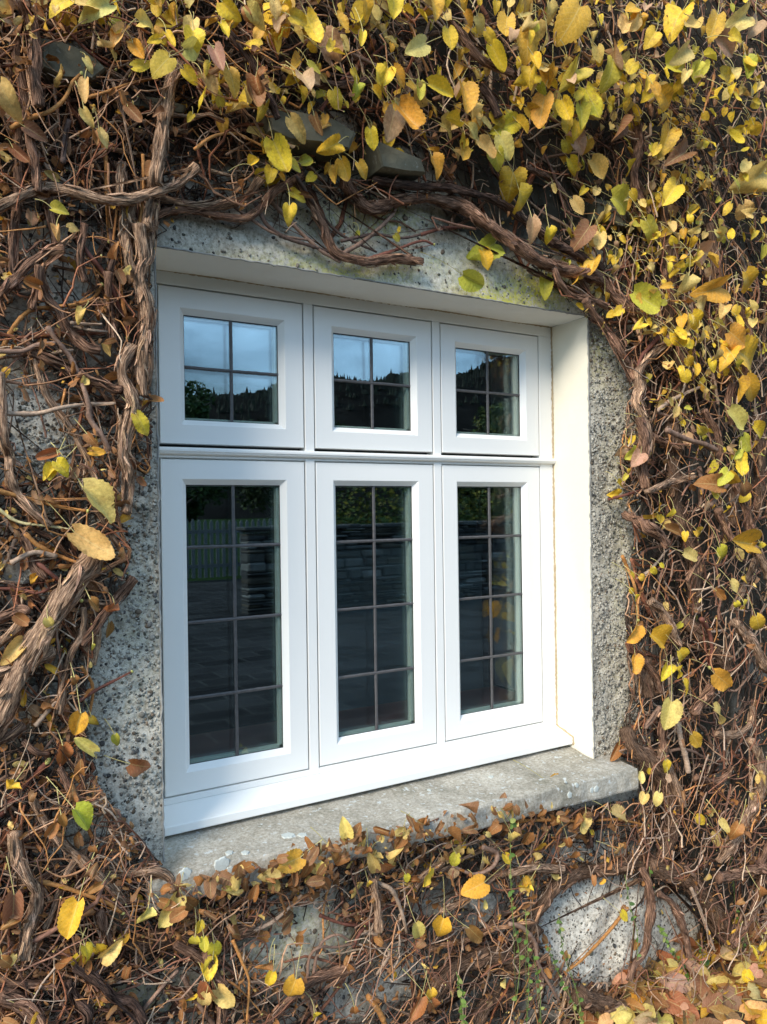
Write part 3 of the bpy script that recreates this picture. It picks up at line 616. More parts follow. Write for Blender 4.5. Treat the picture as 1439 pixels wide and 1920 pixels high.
# hill with a wooded ridge
xs2 = np.linspace(-200, 700, 90); ds = np.linspace(0, 1, 14)
ridge = np.interp(xs2, [-200, 60, 131, 160, 227, 290, 318, 400, 700], [44, 55, 60, 69, 77, 84, 99, 112, 95])+1.6*np.sin(xs2/9.)
H = np.stack([np.stack([xs2, -230-150*d+0*xs2, -G-.5+ridge*math.sin(d*math.pi/2)**1.1+(vn(xs2, xs2*0+d*90, 14, 41)-.5)*4*d], -1) for d in ds], 1)
mb = MB(); mb.grid(H); mb.build('hill', m_hill, kind='structure', smooth=True)
mb = MB()
n = 9000; i0 = rng.integers(20, 70, n); dd = rng.integers(7, 13, n); dd[:4000] = 13; P = H[i0, dd]+np.stack([rng.uniform(-5.5, 5.5, n), rng.uniform(-7, 7, n), np.full(n, -1.)], 1)
h_ = rng.uniform(1.4, 4.2, n)*np.where(rng.random(n) < .03, 1.7, .8); K = 7; a_ = np.arange(K)*6.283/K
for lv, (zb, zt, rw) in enumerate(((.0, .55, .30), (.3, .8, .22), (.55, 1.05, .13))):
    ring = P[:, None]+np.stack([np.cos(a_)[None]*h_[:, None]*rw*rng.uniform(.6, 1.3, (n, K)), np.sin(a_)[None]*h_[:, None]*rw*rng.uniform(.6, 1.3, (n, K)), zb*h_[:, None]+0*a_[None]-.5], -1)
    tp_ = P+np.stack([0*h_, 0*h_, zt*h_], 1); V = np.concatenate([ring, tp_[:, None]], 1); i = (np.arange(n)*(K+1))[:, None]+np.arange(K)[None]; j = (np.arange(n)*(K+1))[:, None]+(np.arange(K)+1)[None] % K
    t3 = np.stack([i, j, np.broadcast_to((np.arange(n)*(K+1)+K)[:, None], i.shape)], -1).reshape(-1, 3)
    c = np.array([(.014, .02, .011), (.018, .026, .012), (.02, .02, .012)])[rng.integers(0, 3, n)]; mb.add(V, None, t3, c=np.repeat(c, K+1, 0))
ri = np.arange(18, 72); mb_c = H[ri, 13]; leaf_cloud(mb, mb_c+np.array([0, 0, .6]), np.tile([6., 5., 2.2], (len(ri), 1)), 26000, 1.5, [(.012, .018, .01), (.018, .024, .012), (.02, .02, .012)])
mb.build('conifer_wood', m_fol, None, kind='stuff', label='far conifer wood along the hill ridge reflected in the upper panes', cat='wood')
# garden wall of coursed rubble
mb = MB()
z_ = -G
c0s = [(.07, .07, .065), (.11, .105, .095), (.05, .05, .05), (.17, .17, .16), (.08, .07, .055)]
while z_ < -.86:
    hgt = rng.choice([.04, .05, .07, .10, .15]); x_ = 3.85
    while x_ < 18:
        wd = rng.uniform(.12, .55); c = np.array(c0s[rng.integers(0, 5)])*rng.uniform(.7, 1.3)
        p = rng.normal(0, .014, 8).reshape(8, 1); y0 = -9.6+rng.uniform(-.03, .04)
        dz0 = rng.uniform(-.012, .012, 2); mb.box((x_+.012, -9.95, z_+.006+dz0[0]), (x_+wd-.012, y0, z_+hgt*rng.uniform(.75, 1.15)+dz0[1]), c=c, bev=min(.03, hgt*.35)); x_ += wd
    z_ += hgt
mb.box((3.87, -9.93, -G), (18, -9.66, -.9), c=(.05, .05, .05))
x_ = 3.8
while x_ < 18:
    wd = rng.uniform(.25, .6); mb.box((x_, -9.98, z_), (x_+wd-.02, -9.55, z_+rng.uniform(.05, .08)), c=np.array((.10, .10, .095))*rng.uniform(.6, 1.2), bev=.015); x_ += wd
mb.build('garden_wall', m_stonev, None, recalc=True, label='low dark rubble stone garden wall reflected in the lower panes', cat='garden wall', kind='thing')
gate = empty('picket_gate', (6., -16.5, -G), 'white picket gate reflected in the lower left pane', 'gate')
for i in range(22):
    xg_ = 4.4+i*.155; mb = MB(); ht = -.70-.10*math.cos((i-11)/7.)
    mb.box((xg_, -16.53, -G+.06), (xg_+.085, -16.505, ht)); v = [(xg_, -16.53, ht), (xg_+.085, -16.53, ht), (xg_+.0425, -16.53, ht+.07), (xg_, -16.505, ht), (xg_+.085, -16.505, ht), (xg_+.0425, -16.505, ht+.07)]
    mb.add(v, [(0, 1, 4, 3), (1, 2, 5, 4), (2, 0, 3, 5)], [(0, 1, 2), (3, 5, 4)]); mb.build('picket', m_gate, gate, recalc=True)
for z0 in (-1.9, -1.05): mb = MB(); mb.box((4.35, -16.56, z0), (7.9, -16.532, z0+.09)); mb.build('rail', m_gate, gate, recalc=True)
# shrubs and trees beyond the yard
mb = MB(); leaf_cloud(mb, [(6.5+i*1.3, -11.3+.4*math.sin(i*2), -1.1+.25*math.sin(i*3.)) for i in range(10)], [(1.1, .8, 1.15+.2*math.sin(i*1.7)) for i in range(10)], 26000, .09, [(.03, .055, .015), (.05, .08, .02), (.10, .12, .02), (.22, .20, .03)])
mb.build('hedge', m_fol, None, label='loose green and yellow hedge behind the garden wall reflected in the panes', cat='hedge', kind='thing')
m_trunk = simple('tree_trunk', (.06, .05, .04), .9, .4, 12.)
def tree(x, y, h, rx, n, pal, label, lo=-1.2):
    t = empty('tree', (x, y, -G), label, 'tree', 'trees reflected in the panes'); mb = MB()
    P, r = smooth([(x, y, -G-.1), (x+.1, y, -G+h*.3), (x-.05, y+.1, -G+h*.6), (x+.05, y, -G+h*.92)], [.16, .12, .08, .02], .2); tubes(mb, P[None], r[None], 8, (1, 1, 1))
    for k in range(9):
        a0 = k*2.4; s = P[int(len(P)*(.35+.06*k))]; e = s+np.array([math.cos(a0)*rx*.8, math.sin(a0)*rx*.8, h*.16]); Q, rr = smooth([s, (s+e)/2+(0, 0, .1), e], [.06, .04, .012], .2); tubes(mb, Q[None], rr[None], 6, (1, 1, 1))
    mb.build('trunk', m_trunk, t, smooth=True)
    mb = MB(); C = [(x+rng.uniform(-.7, .7)*rx, y+rng.uniform(-.7, .7)*rx, -G+h*rng.uniform(.35, .95)) for _ in range(16)]; leaf_cloud(mb, C, [(rx*rng.uniform(.2, .45),)*3 for _ in C], n, .13, pal); mb.build('crown', m_fol, t)
tree(5.3, -19.5, 5.2, 1.5, 9000, [(.03, .06, .02), (.05, .09, .02)], 'dark green tree reflected at the lower edge of the top left pane')
tree(14.3, -15.5, 4.6, 2.0, 12000, [(.06, .09, .02), (.16, .16, .03), (.03, .05, .015)], 'yellowing tree reflected low in the top middle pane')
tree(19.5, -16.0, 4.9, 2.2, 12000, [(.05, .08, .02), (.12, .13, .02), (.03, .05, .015)], 'broad green tree reflected low in the top right pane')
tree(9.5, -21., 5., 1.9, 9000, [(.03, .05, .015), (.05, .07, .02)], 'dark tree reflected between the left and middle top panes')

# ------------------------------------------------------------------ the climbing vine
# stems traced on the survey photo: colour | radius | points   (p pale, b brown, d dark, r red-brown, o orange young shoot, f fuzzy rooted trunk, c cream)
STEMS = '''
b12 42,0 60,40 67,90 65,145 70,200
b9 37,50 32,100 40,150 47,190 57,260 67,320 70,360
p17 335,118 320,150 310,200 307,240 300,280 292,325 285,370 280,420
p10 -10,392 45,365 90,353 140,360 200,375 250,372 300,357 340,340 370,310
p9 300,372 350,382 390,385 430,380 460,370 490,335 530,320 565,305
b8 265,430 300,400 340,390 380,395 420,405 460,407 490,385 510,360 540,340 565,325
b9 555,335 575,370 595,400 610,430 622,462 640,480 690,492 740,486 795,490
b13 645,340 670,370 695,390 735,380 760,370
d4 480,380 500,420 535,445 580,460 625,475
o3 365,280 400,255 440,250 475,265 510,282
o4 20,240 55,222 90,210 120,185 135,155 150,140
o4 193,265 200,310 200,360 202,415 204,450
o3 268,290 270,340 265,400 260,440
o3 165,183 200,172 250,155 290,147
r3 80,10 130,60 170,100 215,130
b6 0,90 20,120 30,160 45,200
d5 130,225 122,260 118,305
p9 230,305 228,335 226,370
p10 288,385 283,430 278,480 262,513 272,563 277,600 272,640 262,680 268,740
p13 262,420 268,480 262,520 274,563 275,610 266,660 262,700
p12 250,650 231,680 231,711 245,744 250,766 239,814 233,850 242,883 239,914 236,960
b9 75,500 75,524 86,552 111,586 122,613 142,636 161,652 186,658
p6 44,636 61,663 70,691 81,725 97,758 117,783 139,814 150,839 167,869 181,908 183,955
b5 89,613 111,644 131,669 147,702 158,730 167,761 170,786 195,822 206,845
b9 150,700 167,711 189,719 214,730 230,732
b7 204,510 204,563 207,597 211,640
o4 0,661 17,630 36,600 61,580 89,576 122,573 150,569 178,558 192,536
r4 140,440 170,480 195,511 211,541 222,572 236,602 239,630
b10 -10,568 17,536 36,513 60,490 90,472 120,466
b6 74,500 68,540 60,580
p9 3,700 3,786 6,827 17,855 17,889 31,925 56,953 92,985
b5 -10,658 42,658 72,647 106,644
b10 60,658 95,675 120,686 135,700
p4 8,775 70,775 117,764 167,758 216,757
p4 75,686 95,666 120,658 139,656
o4 -10,918 56,936 111,950 161,958
c3 -10,948 33,978 83,986 130,993
p3 133,605 167,608 192,608
p3 139,613 172,619 203,622
b8 40,240 35,330 30,400 22,490 35,540
b7 100,330 95,400 110,470
b7 160,420 150,480 158,530
p12 250,380 235,430 240,480 252,530
d6 210,430 215,470 205,510
p30 175,1040 156,1070 125,1115 92,1167 64,1211 42,1250 17,1306 -20,1380
p14 -20,1270 33,1245 75,1233 100,1218
p7 156,1140 156,1183 145,1208 133,1231 122,1267 117,1300 111,1340
b9 252,1084 222,1122 195,1156 178,1183 155,1210
o4 47,1000 72,1022 111,1042 145,1054 180,1061
r4 56,1044 89,1070 120,1097 150,1124
r3 -10,1103 42,1106 75,1111 120,1086
b10 45,1000 64,1056 85,1085
p5 22,1056 47,1042 70,1036 106,1044
p3 103,1150 106,1189 111,1222
b8 -10,1166 36,1145 55,1148
p9 -10,1212 28,1181 52,1155
o3 153,1250 172,1278 174,1306 167,1345 156,1372 134,1396
r3 145,1317 178,1295 211,1278 246,1260
p4 67,1361 92,1331 122,1298
b8 -10,1394 25,1375 46,1358
b6 45,1389 64,1409 90,1415
r5 0,1530 36,1484 61,1459 85,1432
b7 112,1440 133,1478 148,1500 160,1520
p9 60,1500 80,1537 100,1567 133,1597 167,1627 200,1657 232,1694
p7 143,1612 123,1647 110,1680 97,1717 86,1742
p14 28,1560 33,1607 47,1640 70,1673 67,1707 53,1750 45,1800
o4 73,1652 117,1663 160,1678 200,1693 228,1711
f22 -20,1755 67,1777 110,1787 167,1780 217,1767 253,1763 300,1760 333,1753 400,1758 470,1738
b9 187,1710 200,1750 210,1783 213,1812
p8 196,1642 243,1640 290,1633 317,1643 328,1670
b9 -10,1840 50,1843 105,1848
b20 0,1865 45,1883 80,1930
d9 143,1810 187,1840 217,1870 247,1880 272,1915
d4 157,1837 202,1812
b5 343,1830 363,1870 383,1897 402,1925
b4 247,1925 283,1877 317,1837 335,1820
b12 388,1790 407,1840 417,1873 410,1925
o3 437,1763 453,1800 467,1840 463,1925
d10 128,1840 142,1870 166,1900 160,1930
p4 470,1747 513,1727 553,1690 566,1678
r3 600,1716 630,1727 653,1733 682,1735
p9 700,1650 707,1700 711,1745
p4 706,1655 733,1667 747,1693 757,1727 762,1750
r3 662,1776 680,1743 713,1710 747,1687 773,1671
p4 683,1748 707,1753 727,1780 730,1793 706,1829
b3 588,1826 597,1780 612,1760 635,1753 658,1766
b3 577,1843 580,1800 597,1778 630,1777 666,1770
f22 965,1796 913,1793 880,1802 847,1819 820,1850 800,1887 780,1930
f18 965,1866 913,1883 890,1930
p6 962,1636 930,1643 900,1670 863,1693 828,1708
b9 498,1925 533,1883 573,1847 607,1830 662,1814
p6 832,1616 797,1640 778,1660
o5 690,1866 713,1900 724,1925
b4 905,1588 932,1600 925,1625 890,1640 848,1624
f18 1175,1368 1186,1399 1220,1435 1245,1465 1258,1523 1253,1567 1243,1600 1230,1632
p8 955,1640 993,1628 1027,1627 1056,1631
f16 985,1750 1013,1707 1033,1673 1070,1645 1110,1634 1160,1626 1193,1618 1230,1628
f26 1220,1622 1277,1640 1310,1673 1333,1707 1360,1740 1380,1780
b8 1203,1628 1217,1657 1220,1693 1217,1740 1207,1787 1187,1813 1182,1838
b7 1235,1675 1260,1693 1277,1727 1287,1760 1291,1795
o3 1178,1702 1147,1740 1117,1773 1087,1803 1062,1821
p9 1423,1435 1430,1467 1420,1500 1400,1537 1390,1563 1370,1590 1348,1615
b7 1445,1580 1427,1623 1427,1657 1417,1700 1397,1740 1375,1773
b10 1348,1645 1393,1637 1450,1628
o3 955,1540 1027,1537 1093,1540 1160,1537 1215,1548
d10 1106,1585 1103,1550 1117,1530
f22 1085,1868 1133,1883 1173,1907 1195,1930
b4 955,1732 980,1740 1003,1767 1010,1807 1033,1850 1048,1875
f20 955,1812 987,1773 1006,1738
p3 1296,1665 1313,1707 1327,1747 1338,1780
p6 1252,1436 1267,1470 1284,1512
b6 1034,488 1042,510 1051,530 1068,552 1095,560 1120,566 1136,575
b12 735,378 800,372 860,385 910,420 960,455 1010,488 1050,505 1095,513 1131,527 1145,547 1168,566 1190,585 1212,599 1236,614
d8 700,340 780,350 850,356 930,378 990,420 1035,455 1085,480 1130,505
b6 1030,491 1070,500 1090,522 1104,548
b7 1098,562 1115,591 1134,613 1151,635 1165,660 1179,688 1186,715
p9 1264,628 1245,649 1223,663 1206,682 1195,702 1198,730 1190,752 1204,779 1215,807 1212,850
r4 1242,626 1217,652 1201,674 1190,720
f16 1254,560 1259,619 1270,652 1281,691 1281,730 1262,766 1259,802 1262,840 1259,882 1265,924 1270,965 1275,1003
p4 1232,770 1256,752 1284,738 1311,726
b3 1232,773 1262,785 1283,800
b6 1215,812 1251,835 1272,847
b6 1320,770 1342,807 1351,838 1347,872
b5 1250,806 1290,824 1320,832 1344,844
p6 1213,922 1242,910 1276,899 1300,892
r3 1141,936 1179,926 1217,914
b4 1311,876 1317,913 1312,955
b4 1332,948 1351,926 1369,905
b8 1373,720 1367,757 1375,795
b10 1200,783 1209,827 1206,868 1210,915
b9 1170,962 1206,982 1236,1000
b9 1380,908 1400,957 1410,1004
f12 1375,915 1373,985
b11 1176,967 1209,985 1237,1002 1250,1021
f18 1281,980 1290,1020 1301,1050 1301,1087 1299,1117 1300,1150
b6 1311,1044 1288,1090
p9 1221,1127 1242,1143 1254,1168 1265,1193 1275,1208
p6 1418,1050 1403,1081 1389,1112 1371,1143
b9 1348,955 1361,988 1370,1010
p8 1416,1026 1431,1056 1441,1082
p11 1378,1166 1403,1196 1417,1219 1428,1241 1445,1264
f16 1283,1163 1310,1185 1332,1213 1349,1230 1364,1258
r4 1315,1160 1330,1185 1335,1213 1331,1248
b7 1208,1242 1223,1258 1234,1278 1237,1300
f20 1208,1236 1212,1269 1218,1302
b10 1336,1287 1321,1311 1302,1337
p6 1411,1325 1408,1354 1391,1370 1363,1379 1342,1375
b5 1238,1326 1223,1348 1210,1364
p5 1272,1342 1276,1382 1285,1416 1291,1448
p8 1241,1404 1254,1438 1265,1466 1277,1498
p9 1405,1387 1422,1416 1431,1444 1425,1472 1413,1503
b8 1246,1409 1242,1376 1249,1345
b3 1232,1422 1262,1407 1293,1407 1323,1422
b6 1305,1457 1338,1466 1363,1455 1373,1440
o3 1167,1042 1178,1067 1189,1095 1195,1123 1197,1160
d8 885,140 920,185 935,220
b6 988,314 1030,335 1062,372
b4 560,12 600,60 640,90 700,120 760,150
r3 600,210 640,150 680,120 720,85
d7 430,60 470,110 500,170 520,220
d9 540,120 590,150 640,160 700,150
b7 820,10 860,60 900,110 960,140
f16 1240,380 1250,450 1256,520 1254,575
d3 640,452 700,440 760,446 835,424
r3 790,440 830,428 868,426
b4 505,372 545,415 600,468 640,492
b4 640,478 690,445 735,402 742,380
d3 555,330 600,400 640,440 705,472
b3 430,380 470,410 520,440 590,452
r3 690,486 740,470 790,452 812,458
f14 1330,420 1345,520 1350,620 1360,720
b9 1180,200 1200,260 1190,330 1210,400
b8 1390,560 1405,640 1398,720
f13 1420,780 1425,880 1420,960
b8 330,1770 380,1800 420,1850
'''
SCOL = dict(p=(.43, .30, .21), b=(.27, .165, .115), d=(.11, .07, .055), r=(.20, .075, .05), o=(.46, .21, .065), f=(.22, .145, .10), c=(.62, .53, .27))
PL = {}
PL['l'] = empty('climbing_vine', (-.25, -.2, -G), 'gnarled woody vine on the wall left of the white window, few leaves left', 'climbing plant')
PL['t'] = empty('climbing_vine', (.5, -.2, .2), 'tangled vine with large yellow leaves straight above the white window', 'climbing plant')
PL['r'] = empty('climbing_vine', (1.9, -.2, -G), 'thick yellow-leaved vine filling the wall right of and above the window corner', 'climbing plant')
PL['b'] = empty('climbing_vine', (.8, -.2, -G), 'mat of brown bare vine stems and dead leaves below the stone sill', 'climbing plant')
for k in PL: PL[k]['kind'] = 'thing'
def plant_of(u, v):
    if v > 1440 and u > 250 or v > 1590: return 'b'
    if u < 290: return 'l'
    if u < 790 and v < 800: return 't'
    return 'r'
def plant_ids(u, v):
    return np.where(((v > 1440) & (u > 250)) | (v > 1590), 3, np.where(u < 290, 0, np.where((u < 790) & (v < 800), 1, 2)))
KEYS = ['l', 't', 'r', 'b']
def thick(u, v):                          # how far the mass of stems stands off the wall
    base = np.where(u < 290, .065, .06)
    base = base+np.clip((u-1120)/250, 0, 1)*.13+np.clip((330-v)/250, 0, 1)*np.clip((u-60)/500, .4, 1)*.13
    return base+np.where(v > 1480, .02, 0)

def flakes(mb, P, r, n, base):            # strips of bark peeling off a stem
    S = len(P)
    if S < 8: return
    T = nrm(np.gradient(P, axis=0)); A = nrm(np.cross(T, (.1, -1, .05))); B = np.cross(A, T)
    i0 = rng.integers(0, S-4, n); th = rng.uniform(-1.1, 4.2, n); m = 6
    ln = rng.integers(4, 14, n)
    for k in range(n):
        idx = np.minimum(i0[k]+np.linspace(0, ln[k], m).astype(int), S-1); t = np.linspace(0, 1, m); lift = r[idx]*1.06+.0006+(t**2*rng.uniform(.001, .008) if rng.random() < .6 else 0)
        if rng.random() < .5: lift = lift[::-1]
        w_ = r[idx]*rng.uniform(.12, .34)*np.sin(np.clip(t*.9+.08, 0, 1)*math.pi)**.6; tw = th[k]+t*rng.normal(0, .5)
        nn = A[idx]*np.cos(tw)[:, None]+B[idx]*np.sin(tw)[:, None]; sd_ = np.cross(T[idx], nn)
        c_ = P[idx]+nn*lift[:, None]; c_ = c_ if i0[k]+ln[k] < S else c_
        Q = np.stack([c_-sd_*w_[:, None], c_+sd_*w_[:, None]], 1); c = np.array(base)*rng.uniform(.7, 1.7)*(1, rng.uniform(.94, 1.02), rng.uniform(.9, 1.02))
        uv = np.zeros((m, 2, 3)); uv[..., 0] = rng.random()*5+np.array([0, .01]); uv[..., 1] = (t*ln[k]*.005)[:, None]; mb.grid(Q, c=c, p=uv.reshape(-1, 3))
def hair(mb, P, r, n, c0=(.17, .11, .075)):   # aerial rootlets
    i = rng.integers(0, len(P), n); d = nrm(rng.standard_normal((n, 3))*(1, .8, 1)); s = P[i]+d*(r[i]*.9)[:, None]; L_ = rng.uniform(.004, .02, (n, 1)); e = nrm(d+rng.standard_normal((n, 3))*.9)
    Q = np.stack([s, s+d*L_*.5, s+d*L_*.7+e*L_*.5], 1); tubes(mb, Q, np.full((n, 3), .00035)*np.array([1, .8, .4]), 3, np.array(c0)*rng.uniform(.5, 1.8, (n, 1)), cap=False)
def px_scale(u, v, y): _, _, q = pix(at(u, v, y)); return q/F
NODE = []
for li, line in enumerate(STEMS.strip().split('\n')):
    head, *pts = line.split(); kind = head[0]; rp = float(head[1:]); rp = rp if rp < 11 else 11+(rp-11)*.58; pts = [tuple(map(float, p.split(','))) for p in pts]
    um, vm = pts[len(pts)//2]; uu = np.array([p[0] for p in pts]); vv_ = np.array([p[1] for p in pts])
    rm = rp*float(px_scale(um, vm, -.2)); th_ = float(thick(um, vm))
    base = -.163-rm*.8-.006
    if rp <= 5: base -= th_*rng.uniform(.55, 1.1)
    elif kind in 'pbd': base -= th_*rng.uniform(.7, 1.05)
    elif kind == 'f': base -= th_*rng.uniform(.1, .35)
    inn = inpoly(uu, vv_, FORB) | ((uu > 280) & (uu < 900) & (vv_ > 365) & (vv_ < 500)); yy = base+rng.normal(0, .006, len(pts)); yy[inn] = np.maximum(yy[inn], -.185-rm)
    if um > 1150 and rp > 9: yy -= .03
    P = at(uu, vv_, yy); q = pix(P)[2]; r = rp*q/F
    r = r*(.93+.14*rng.random(len(r)))
    if rp <= 4.5: r = r*np.linspace(1.15, .7, len(r))*1.0
    P, r = smooth(P, r, .0045 if rp > 5 else .006); S = len(P)
    P = P+np.cumsum(rng.normal(0, .00022, P.shape), 0)*(1 if rp > 5 else .6)
    mb = MB(); c = np.array(SCOL[kind])
    if rp > 5:
        rr = r*(1+.14*(vn(np.arange(S), np.zeros(S)+li, 7, 50)-.5)*2)
        K = 12 if rp < 8 else (18 if rp < 14 else 26)
        cv = c[None, None]*(.85+.3*vn(np.arange(S), np.zeros(S)+li*3, 11, 51))[None, :, None]
        tubes(mb, P[None], rr[None]*(.9 if rp > 8 else 1), K, cv, bark=.55 if kind == 'f' else .75)
        if rp >= 8:                       # side strands wound along the main stem
            T = nrm(np.gradient(P, axis=0)); A = nrm(np.cross(T, (.1, -1, .05))); B = np.cross(A, T); s_ = np.arange(S)*.0045
            for k in range(2 if rp < 14 else 4):
                a0 = rng.uniform(0, 6.28)+s_*rng.uniform(-9, 9)+np.sin(s_*11+k)*.7; off = rr*rng.uniform(.5, .72)
                i0 = int(rng.uniform(0, .4)*S); i1 = int(rng.uniform(.65, 1)*S)
                if i1-i0 < 8: continue
                Pk = P+A*(np.cos(a0)*off)[:, None]+B*(np.sin(a0)*off)[:, None]; rk = rr*rng.uniform(.32, .5); tap = np.clip(np.minimum(np.arange(S)-i0, i1-np.arange(S))/8, .15, 1)
                tubes(mb, Pk[None, i0:i1], (rk*tap)[None, i0:i1], max(9, K//2), c*rng.uniform(.8, 1.35), bark=.8)
        flakes(mb, P, rr, int(S*(.45 if kind != 'f' else .25)), c*1.15)
        if kind == 'f' or rng.random() < .35: hair(mb, P, rr*1.05, int(S*(16 if kind == 'f' else 2.2)))
        mt = m_bark
    else:
        nodes = 1+.25*(np.abs(np.sin(np.arange(S)*.006*3.1416/.035+li)) > .985); tubes(mb, P[None], (r*nodes)[None], 8, c*rng.uniform(.85, 1.2)*(.85+.3*vn(np.arange(S), np.zeros(S)+li*3, 5, 51))[None, :, None]*np.ones(3), bark=.08)
        if kind in 'or': stones(mb, P[-1:]+nrm(P[-1:]-P[-2:-1])*r[-1]*1.2, r[-1:]*1.5, np.array([(.55, .52, .16)]), hi=True, flat=.8, rnd=.1)
        mt = m_twig
    NODE.append((um, vm, P, r, kind, rp))
    mb.build('stem', mt, PL[plant_of(um, vm)], smooth=True)

# ---- random twigs, in wall coordinates
def region_ok(u, v, slack=0):
    return ~inpoly(u, v, FORB)
def twigs(n, S, step, r0, r1, pal, ymode, head_fn, allow_bare=.15, curl=.16, ubox=(-200, 1800), vbox=(-200, 2080), dens=None, grav=0.):
    u = rng.uniform(*ubox, n*3); v = rng.uniform(*vbox, n*3); k = region_ok(u, v) & (~bare(u, v) | (rng.random(n*3) < allow_bare))
    if dens is not None: k &= rng.random(n*3) < dens(u, v)
    u, v = u[k][:n], v[k][:n]; n = len(u); th_ = thick(u, v)
    y = -.166-ymode(th_, n); P0 = at(u, v, y)
    h = head_fn(u, v, n); dh = rng.normal(0, curl*.35, n); P = np.zeros((n, S, 3)); P[:, 0] = P0; alive = np.ones((n, S), bool); dy = rng.normal(0, .12, n); stray = rng.random(n) < .3
    for s in range(1, S):
        dh = dh*.8+rng.normal(0, curl*.7, n); h = h+dh*.35+np.where(rng.random(n) < .13, rng.normal(0, .55, n), 0)
        h = h-grav*np.cos(h)*np.sign(1)*0.06
        d = np.stack([np.cos(h), dy, np.sin(h)], -1); P[:, s] = P[:, s-1]+nrm(d)*step*rng.uniform(.8, 1.2, (n, 1)); dy = dy*.8+rng.normal(0, .10, n)
        P[:, s, 1] = np.clip(P[:, s, 1], -.18-th_*1.35, -.167)
        uu, vv_, _ = pix(P[:, s]); ok = region_ok(uu, vv_) & (~bare(uu, vv_) | stray); h = np.where(ok, h, h+1.2); P[:, s] = np.where(ok[:, None], P[:, s], P[:, s-1]+(P[:, s-1]-P[:, max(0, s-2)])*.15+1e-5*(s+1))
    r = rng.uniform(r0, r1, (n, 1))*np.linspace(1.1, .45, S)[None]*rng.uniform(.85, 1.15, (n, S)); pal = np.asarray(pal); c = pal[rng.integers(0, len(pal), n)]*rng.uniform(.7, 1.35, (n, 1))
    return u, v, P, r, c
def h_any(u, v, n): return rng.uniform(0, 6.283, n)
def h_mix(u, v, n):
    a0 = rng.uniform(0, 6.283, n); vert = rng.choice([-1, 1], n)*(math.pi/2)+rng.normal(0, .45, n); horiz = rng.choice([0, math.pi], n)+rng.normal(0, .4, n)
    k = rng.random(n); left = (u < 290) | (u > 1160)
    return np.where(k < np.where(left, .55, .2), vert, np.where(k < np.where(left, .6, .65), horiz, a0))
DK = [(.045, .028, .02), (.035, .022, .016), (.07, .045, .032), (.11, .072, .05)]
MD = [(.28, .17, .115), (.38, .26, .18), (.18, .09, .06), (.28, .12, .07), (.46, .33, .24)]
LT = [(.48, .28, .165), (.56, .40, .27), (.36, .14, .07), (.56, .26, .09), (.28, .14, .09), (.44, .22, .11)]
def d_dense(u, v): return np.clip(.42+np.clip((u-1100)/200, 0, .45)+np.clip((360-v)/300, 0, .45)+np.clip((v-1450)/100, 0, .15), 0, 1)
def put_twigs(sets, name_one, n_ind):
    """largest ones as parts, the rest as one part"""
    U = [np.concatenate([s[0] for s in sets]), np.concatenate([s[1] for s in sets])]; ids = plant_ids(*U); ofs = np.cumsum([0]+[len(s[0]) for s in sets])
    size = np.concatenate([s[3].mean(1)*1./pix(s[2][:, 0])[2] for s in sets]); vis = (U[0] > 0) & (U[0] < 1439) & (U[1] > 0) & (U[1] < 1920); size = size*vis
    for pi, key in enumerate(KEYS):
        idx = np.where(ids == pi)[0]; idx = idx[np.argsort(-size[idx])]; big = set(idx[:n_ind].tolist())
        for g in idx[:n_ind]:
            k = np.searchsorted(ofs, g, side='right')-1; s = sets[k]; j = g-ofs[k]; mb = MB(); K = s[5]; tubes(mb, s[2][j:j+1], s[3][j:j+1], K, s[4][j:j+1], bark=.25); mb.build(name_one, s[6], PL[key], smooth=True)
        mb = MB()
        for k, s in enumerate(sets):
            j = np.array([g-ofs[k] for g in idx[n_ind:] if ofs[k] <= g < ofs[k+1]], int)
            if len(j): tubes(mb, s[2][j], s[3][j], s[5], s[4][j], cap=False, rough=.15)
        if mb.n: mb.build('fine_twigs', m_twig, PL[key], smooth=True, kind='stuff')
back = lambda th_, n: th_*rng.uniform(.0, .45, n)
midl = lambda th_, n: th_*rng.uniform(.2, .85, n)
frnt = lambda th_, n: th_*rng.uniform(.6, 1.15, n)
ALL = []
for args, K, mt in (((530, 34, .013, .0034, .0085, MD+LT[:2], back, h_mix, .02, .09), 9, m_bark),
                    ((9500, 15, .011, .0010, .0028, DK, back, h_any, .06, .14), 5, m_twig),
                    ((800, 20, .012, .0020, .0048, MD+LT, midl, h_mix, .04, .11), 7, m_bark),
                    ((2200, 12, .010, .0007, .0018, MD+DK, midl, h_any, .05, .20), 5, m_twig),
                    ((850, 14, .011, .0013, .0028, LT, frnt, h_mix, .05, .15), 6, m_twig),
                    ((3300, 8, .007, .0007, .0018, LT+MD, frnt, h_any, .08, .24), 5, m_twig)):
    s = twigs(*args, dens=d_dense); ALL.append((*s, K, mt))
s = twigs(900, 15, .011, .0011, .0026, MD+LT[4:], frnt, h_any, .12, .26, vbox=(1470, 1950)); ALL.append((*s, 5, m_twig))
s = twigs(480, 14, .011, .0013, .0030, LT+MD, frnt, h_any, .08, .18, ubox=(1170, 1500), vbox=(480, 1650)); ALL.append((*s, 5, m_twig))
s = twigs(650, 12, .011, .0010, .0024, MD+DK, midl, h_any, .08, .18, ubox=(1160, 1500), vbox=(300, 1650)); ALL.append((*s, 5, m_twig))
s = twigs(260, 15, .011, .0011, .0024, LT, frnt, h_mix, .10, .18, ubox=(-60, 285)); ALL.append((*s, 5, m_twig))
for s in ALL[4:]:                         # pale buds at the tips: joined to the twig mass below
    pass
put_twigs(ALL, 'twig', 72)
